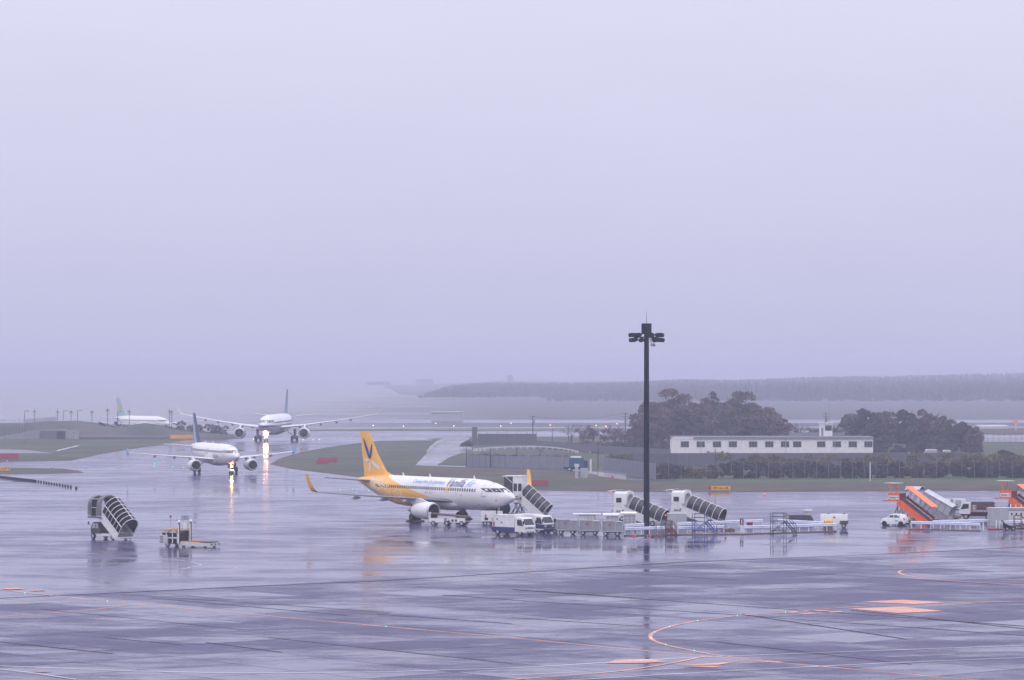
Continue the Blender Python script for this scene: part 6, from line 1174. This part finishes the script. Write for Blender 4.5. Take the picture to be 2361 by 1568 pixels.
for x, y, yt, w, m, n, l in ((1965, 1034, 950, 3.6, 'leafB', 2200, 'left tree of the right grove'), (1990, 1037, 936, 4.4, 'leafC', 2800, 'tallest dark tree at the left of the right grove'), (2040, 1036, 944, 4.6, 'leafB', 2800, 'green tree left of centre in the right grove'), (2090, 1036, 943, 4.2, 'leafC', 2600, 'dark tree at the centre of the right grove'), (2135, 1036, 942, 4.6, 'leafA', 2800, 'russet tree right of centre in the right grove'), (2175, 1037, 954, 4.2, 'leafB', 2600, 'green tree at the right of the right grove'), (2215, 1038, 972, 3.6, 'leafC', 2200, 'low dark tree near the right end of the right grove'), (2245, 1039, 984, 2.6, 'leafA', 1500, 'smallest russet tree at the right tip of the right grove'), (2020, 1042, 975, 4.4, 'leafC', 2400, 'dark low tree at the left front of the right grove'), (2120, 1042, 978, 4.8, 'leafC', 2600, 'dark low tree at the centre front of the right grove')):
    tree(l, x, y, 20 - (yt - YH) / S(y), w, M[m], n)
def bare_tree(label, x, y, h, w, group, thick=1.0):
    t = thing('bare_tree', label, 'tree', G(x, y), rng.uniform(0, 360), group); mb = MB().cyl((0, 0, -.05), (0, 0, h * .45), h * .022, h * .014, 6).obj('trunk', M['bark'], t); tw = MB()
    def grow(p, d, L, r, lv):
        e = p + d * L; tw.cyl(p, e, r, r * .6, 4)
        if lv: 
            for k in range(3): nd = (d + Vector(rng.normal(0, .42, 3)) + Vector((0, 0, .06))).normalized(); grow(e, nd, L * rng.uniform(.6, .8), r * .6, lv - 1)
    for k in range(5): a = k * 1.257 + rng.uniform(-.4, .4); grow(Vector((0, 0, h * rng.uniform(.18, .42))), Vector((math.cos(a) * w, math.sin(a) * w, h * .55)).normalized(), h * .24, h * .012, 3)
    tw.obj('crown', M['bark'], t)
    if thick > 0: leaf_mass('foliage', [(rng.uniform(-.5, .5) * w, rng.uniform(-.5, .5) * w, h * rng.uniform(.3, .7)) for _ in range(6)], [w * .5] * 6, int(380 * thick), .2, M['leafA'], t)
    return t
for x, y, yt, w, th, l in ((1318, 1033, 968, 2.6, .0, 'leafless tree at the left end of the thin tree row'), (1345, 1034, 975, 2.2, .7, 'sparse tree second from the left in the thin tree row'), (1366, 1035, 973, 1.7, 1.6, 'russet thin tree in the middle of the thin tree row'), (1392, 1034, 978, 2.2, .6, 'sparse leafless tree right of the russet thin one'), (1418, 1035, 976, 2.2, 1.2, 'scrubby tree by the second utility pole'), (1440, 1036, 982, 2.0, 1.6, 'leafy scrub tree under the second utility pole'), (1838, 1034, 972, 2.0, .3, 'leafless tree just right of the big grove'), (1880, 1036, 978, 2.2, 1.3, 'scrubby tree left of the roof tower'), (1925, 1035, 975, 2.0, 1.6, 'leafy scrub tree right of the roof tower')):
    bare_tree(l, x, y, 20 - (yt - YH) / S(y), w, None, th)
def mass_line(name, pts, h, depth, r, n, size, m, jit=.5):
    P = [G(*q) for q in pts]; cs = []; rs = []; L = [(b - a).length for a, b in zip(P[:-1], P[1:])]
    for a, b, l in zip(P[:-1], P[1:], L):
        for k in range(int(l / (r * .8)) + 1):
            hh = h * rng.uniform(.72, 1.12)
            for z in np.arange(r * .3, max(hh - r * .6, r * .4), r * .9):
                c = a + (b - a) * rng.uniform(0, 1); cs.append((c.x, c.y + rng.uniform(0, depth), z + rng.uniform(-.2, jit))); rs.append(r * rng.uniform(.7, 1.25))
    return leaf_mass(name, cs, rs, n, size, M[m], kind='stuff')
mass_line('hedge', [(1640, 1104), (2100, 1103), (2440, 1103)], 2.7, 2.2, .75, 42000, .18, 'leafC'); mass_line('hedge', [(1512, 1105), (1570, 1104.5)], 2.6, 2.0, .7, 3000, .16, 'leafC')
mass_line('scrub', [(1660, 1090), (2220, 1089), (2460, 1088)], 3.2, 5.0, 1.0, 12000, .2, 'leafD', 1.0); mass_line('scrub', [(2215, 1078), (2460, 1076)], 2.9, 6.0, 1.2, 6000, .22, 'leafD'); mass_line('dry_reeds', [(1568, 1104), (1642, 1104)], 2.0, 1.0, .5, 4500, .14, 'leafD')
mass_line('undergrowth', [(1400, 1040), (1600, 1041), (1840, 1042)], 2.4, 5, 1.0, 9000, .24, 'leafC'); mass_line('undergrowth', [(1280, 1036), (1440, 1038)], 1.9, 4, .9, 4500, .22, 'leafA'); mass_line('undergrowth', [(1900, 1044), (2260, 1045)], 2.2, 4, 1.0, 7000, .24, 'leafC')
mass_line('undergrowth', [(1405, 1064), (1450, 1066), (1500, 1069)], 1.5, 3, .7, 2500, .18, 'leafD'); mass_line('undergrowth', [(230, 1009), (520, 1009)], 4.0, 5, 1.2, 5000, .3, 'leafF'); mass_line('undergrowth', [(1080, 1056), (1310, 1062)], .9, 5, .6, 5000, .16, 'leafA')
def bush(label, x, y, h, w, m, n=700):
    t = thing('bush', label, 'bush', G(x, y)); MB().cyl((0, 0, -.05), (0, 0, h * .5), .1, .05, 6).obj('stem', M['bark'], t); leaf_mass('crown', [(rng.uniform(-.5, .5) * w, rng.uniform(-.3, .3) * w, h * rng.uniform(.25, .65)) for _ in range(9)], [min(w * .5, h * .4)] * 9, n, .18, M[m], t)
bush('bush leaning over the slanting fence left of the hedge', 1535, 1097, 3.6, 1.9, 'leafA', 1600); bush('yellowish bush behind the slanting fence', 1445, 1077, 3.3, 2.4, 'leafD', 1500); bush('round green bush above the hedge in front of the building', 1760, 1099, 3.6, 2.2, 'leafB', 1700); bush('dark bush beyond the scrub at the right edge', 2320, 1066, 3.2, 2.2, 'leafC', 1500)
bush('small bush on top of the panel fence in front of the building', 1848, 1075, 3.5, 1.0, 'leafB', 700); bush('bushy tuft beside the side road by the grey slab tower', 1075, 1034, 2.2, 2.2, 'leafB', 1200)
# ================================================================ HAZE
hz = MB().bx(-6600, 6600, -220, 9100, -1.3, 31.0).obj('haze', [], kind='stuff')
hm = bpy.data.materials.new('rain_haze'); hm.use_nodes = True; t = hm.node_tree; t.nodes.clear()
o_ = t.nodes.new('ShaderNodeOutputMaterial'); v_ = t.nodes.new('ShaderNodeVolumePrincipled')
v_.inputs['Color'].default_value = (.79, .81, 1.0, 1); v_.inputs['Density'].default_value = HAZE; v_.inputs['Density Attribute'].default_value = ''; v_.inputs['Anisotropy'].default_value = 0.0
t.links.new(v_.outputs[0], o_.inputs['Volume']); hz.data.materials.append(hm)
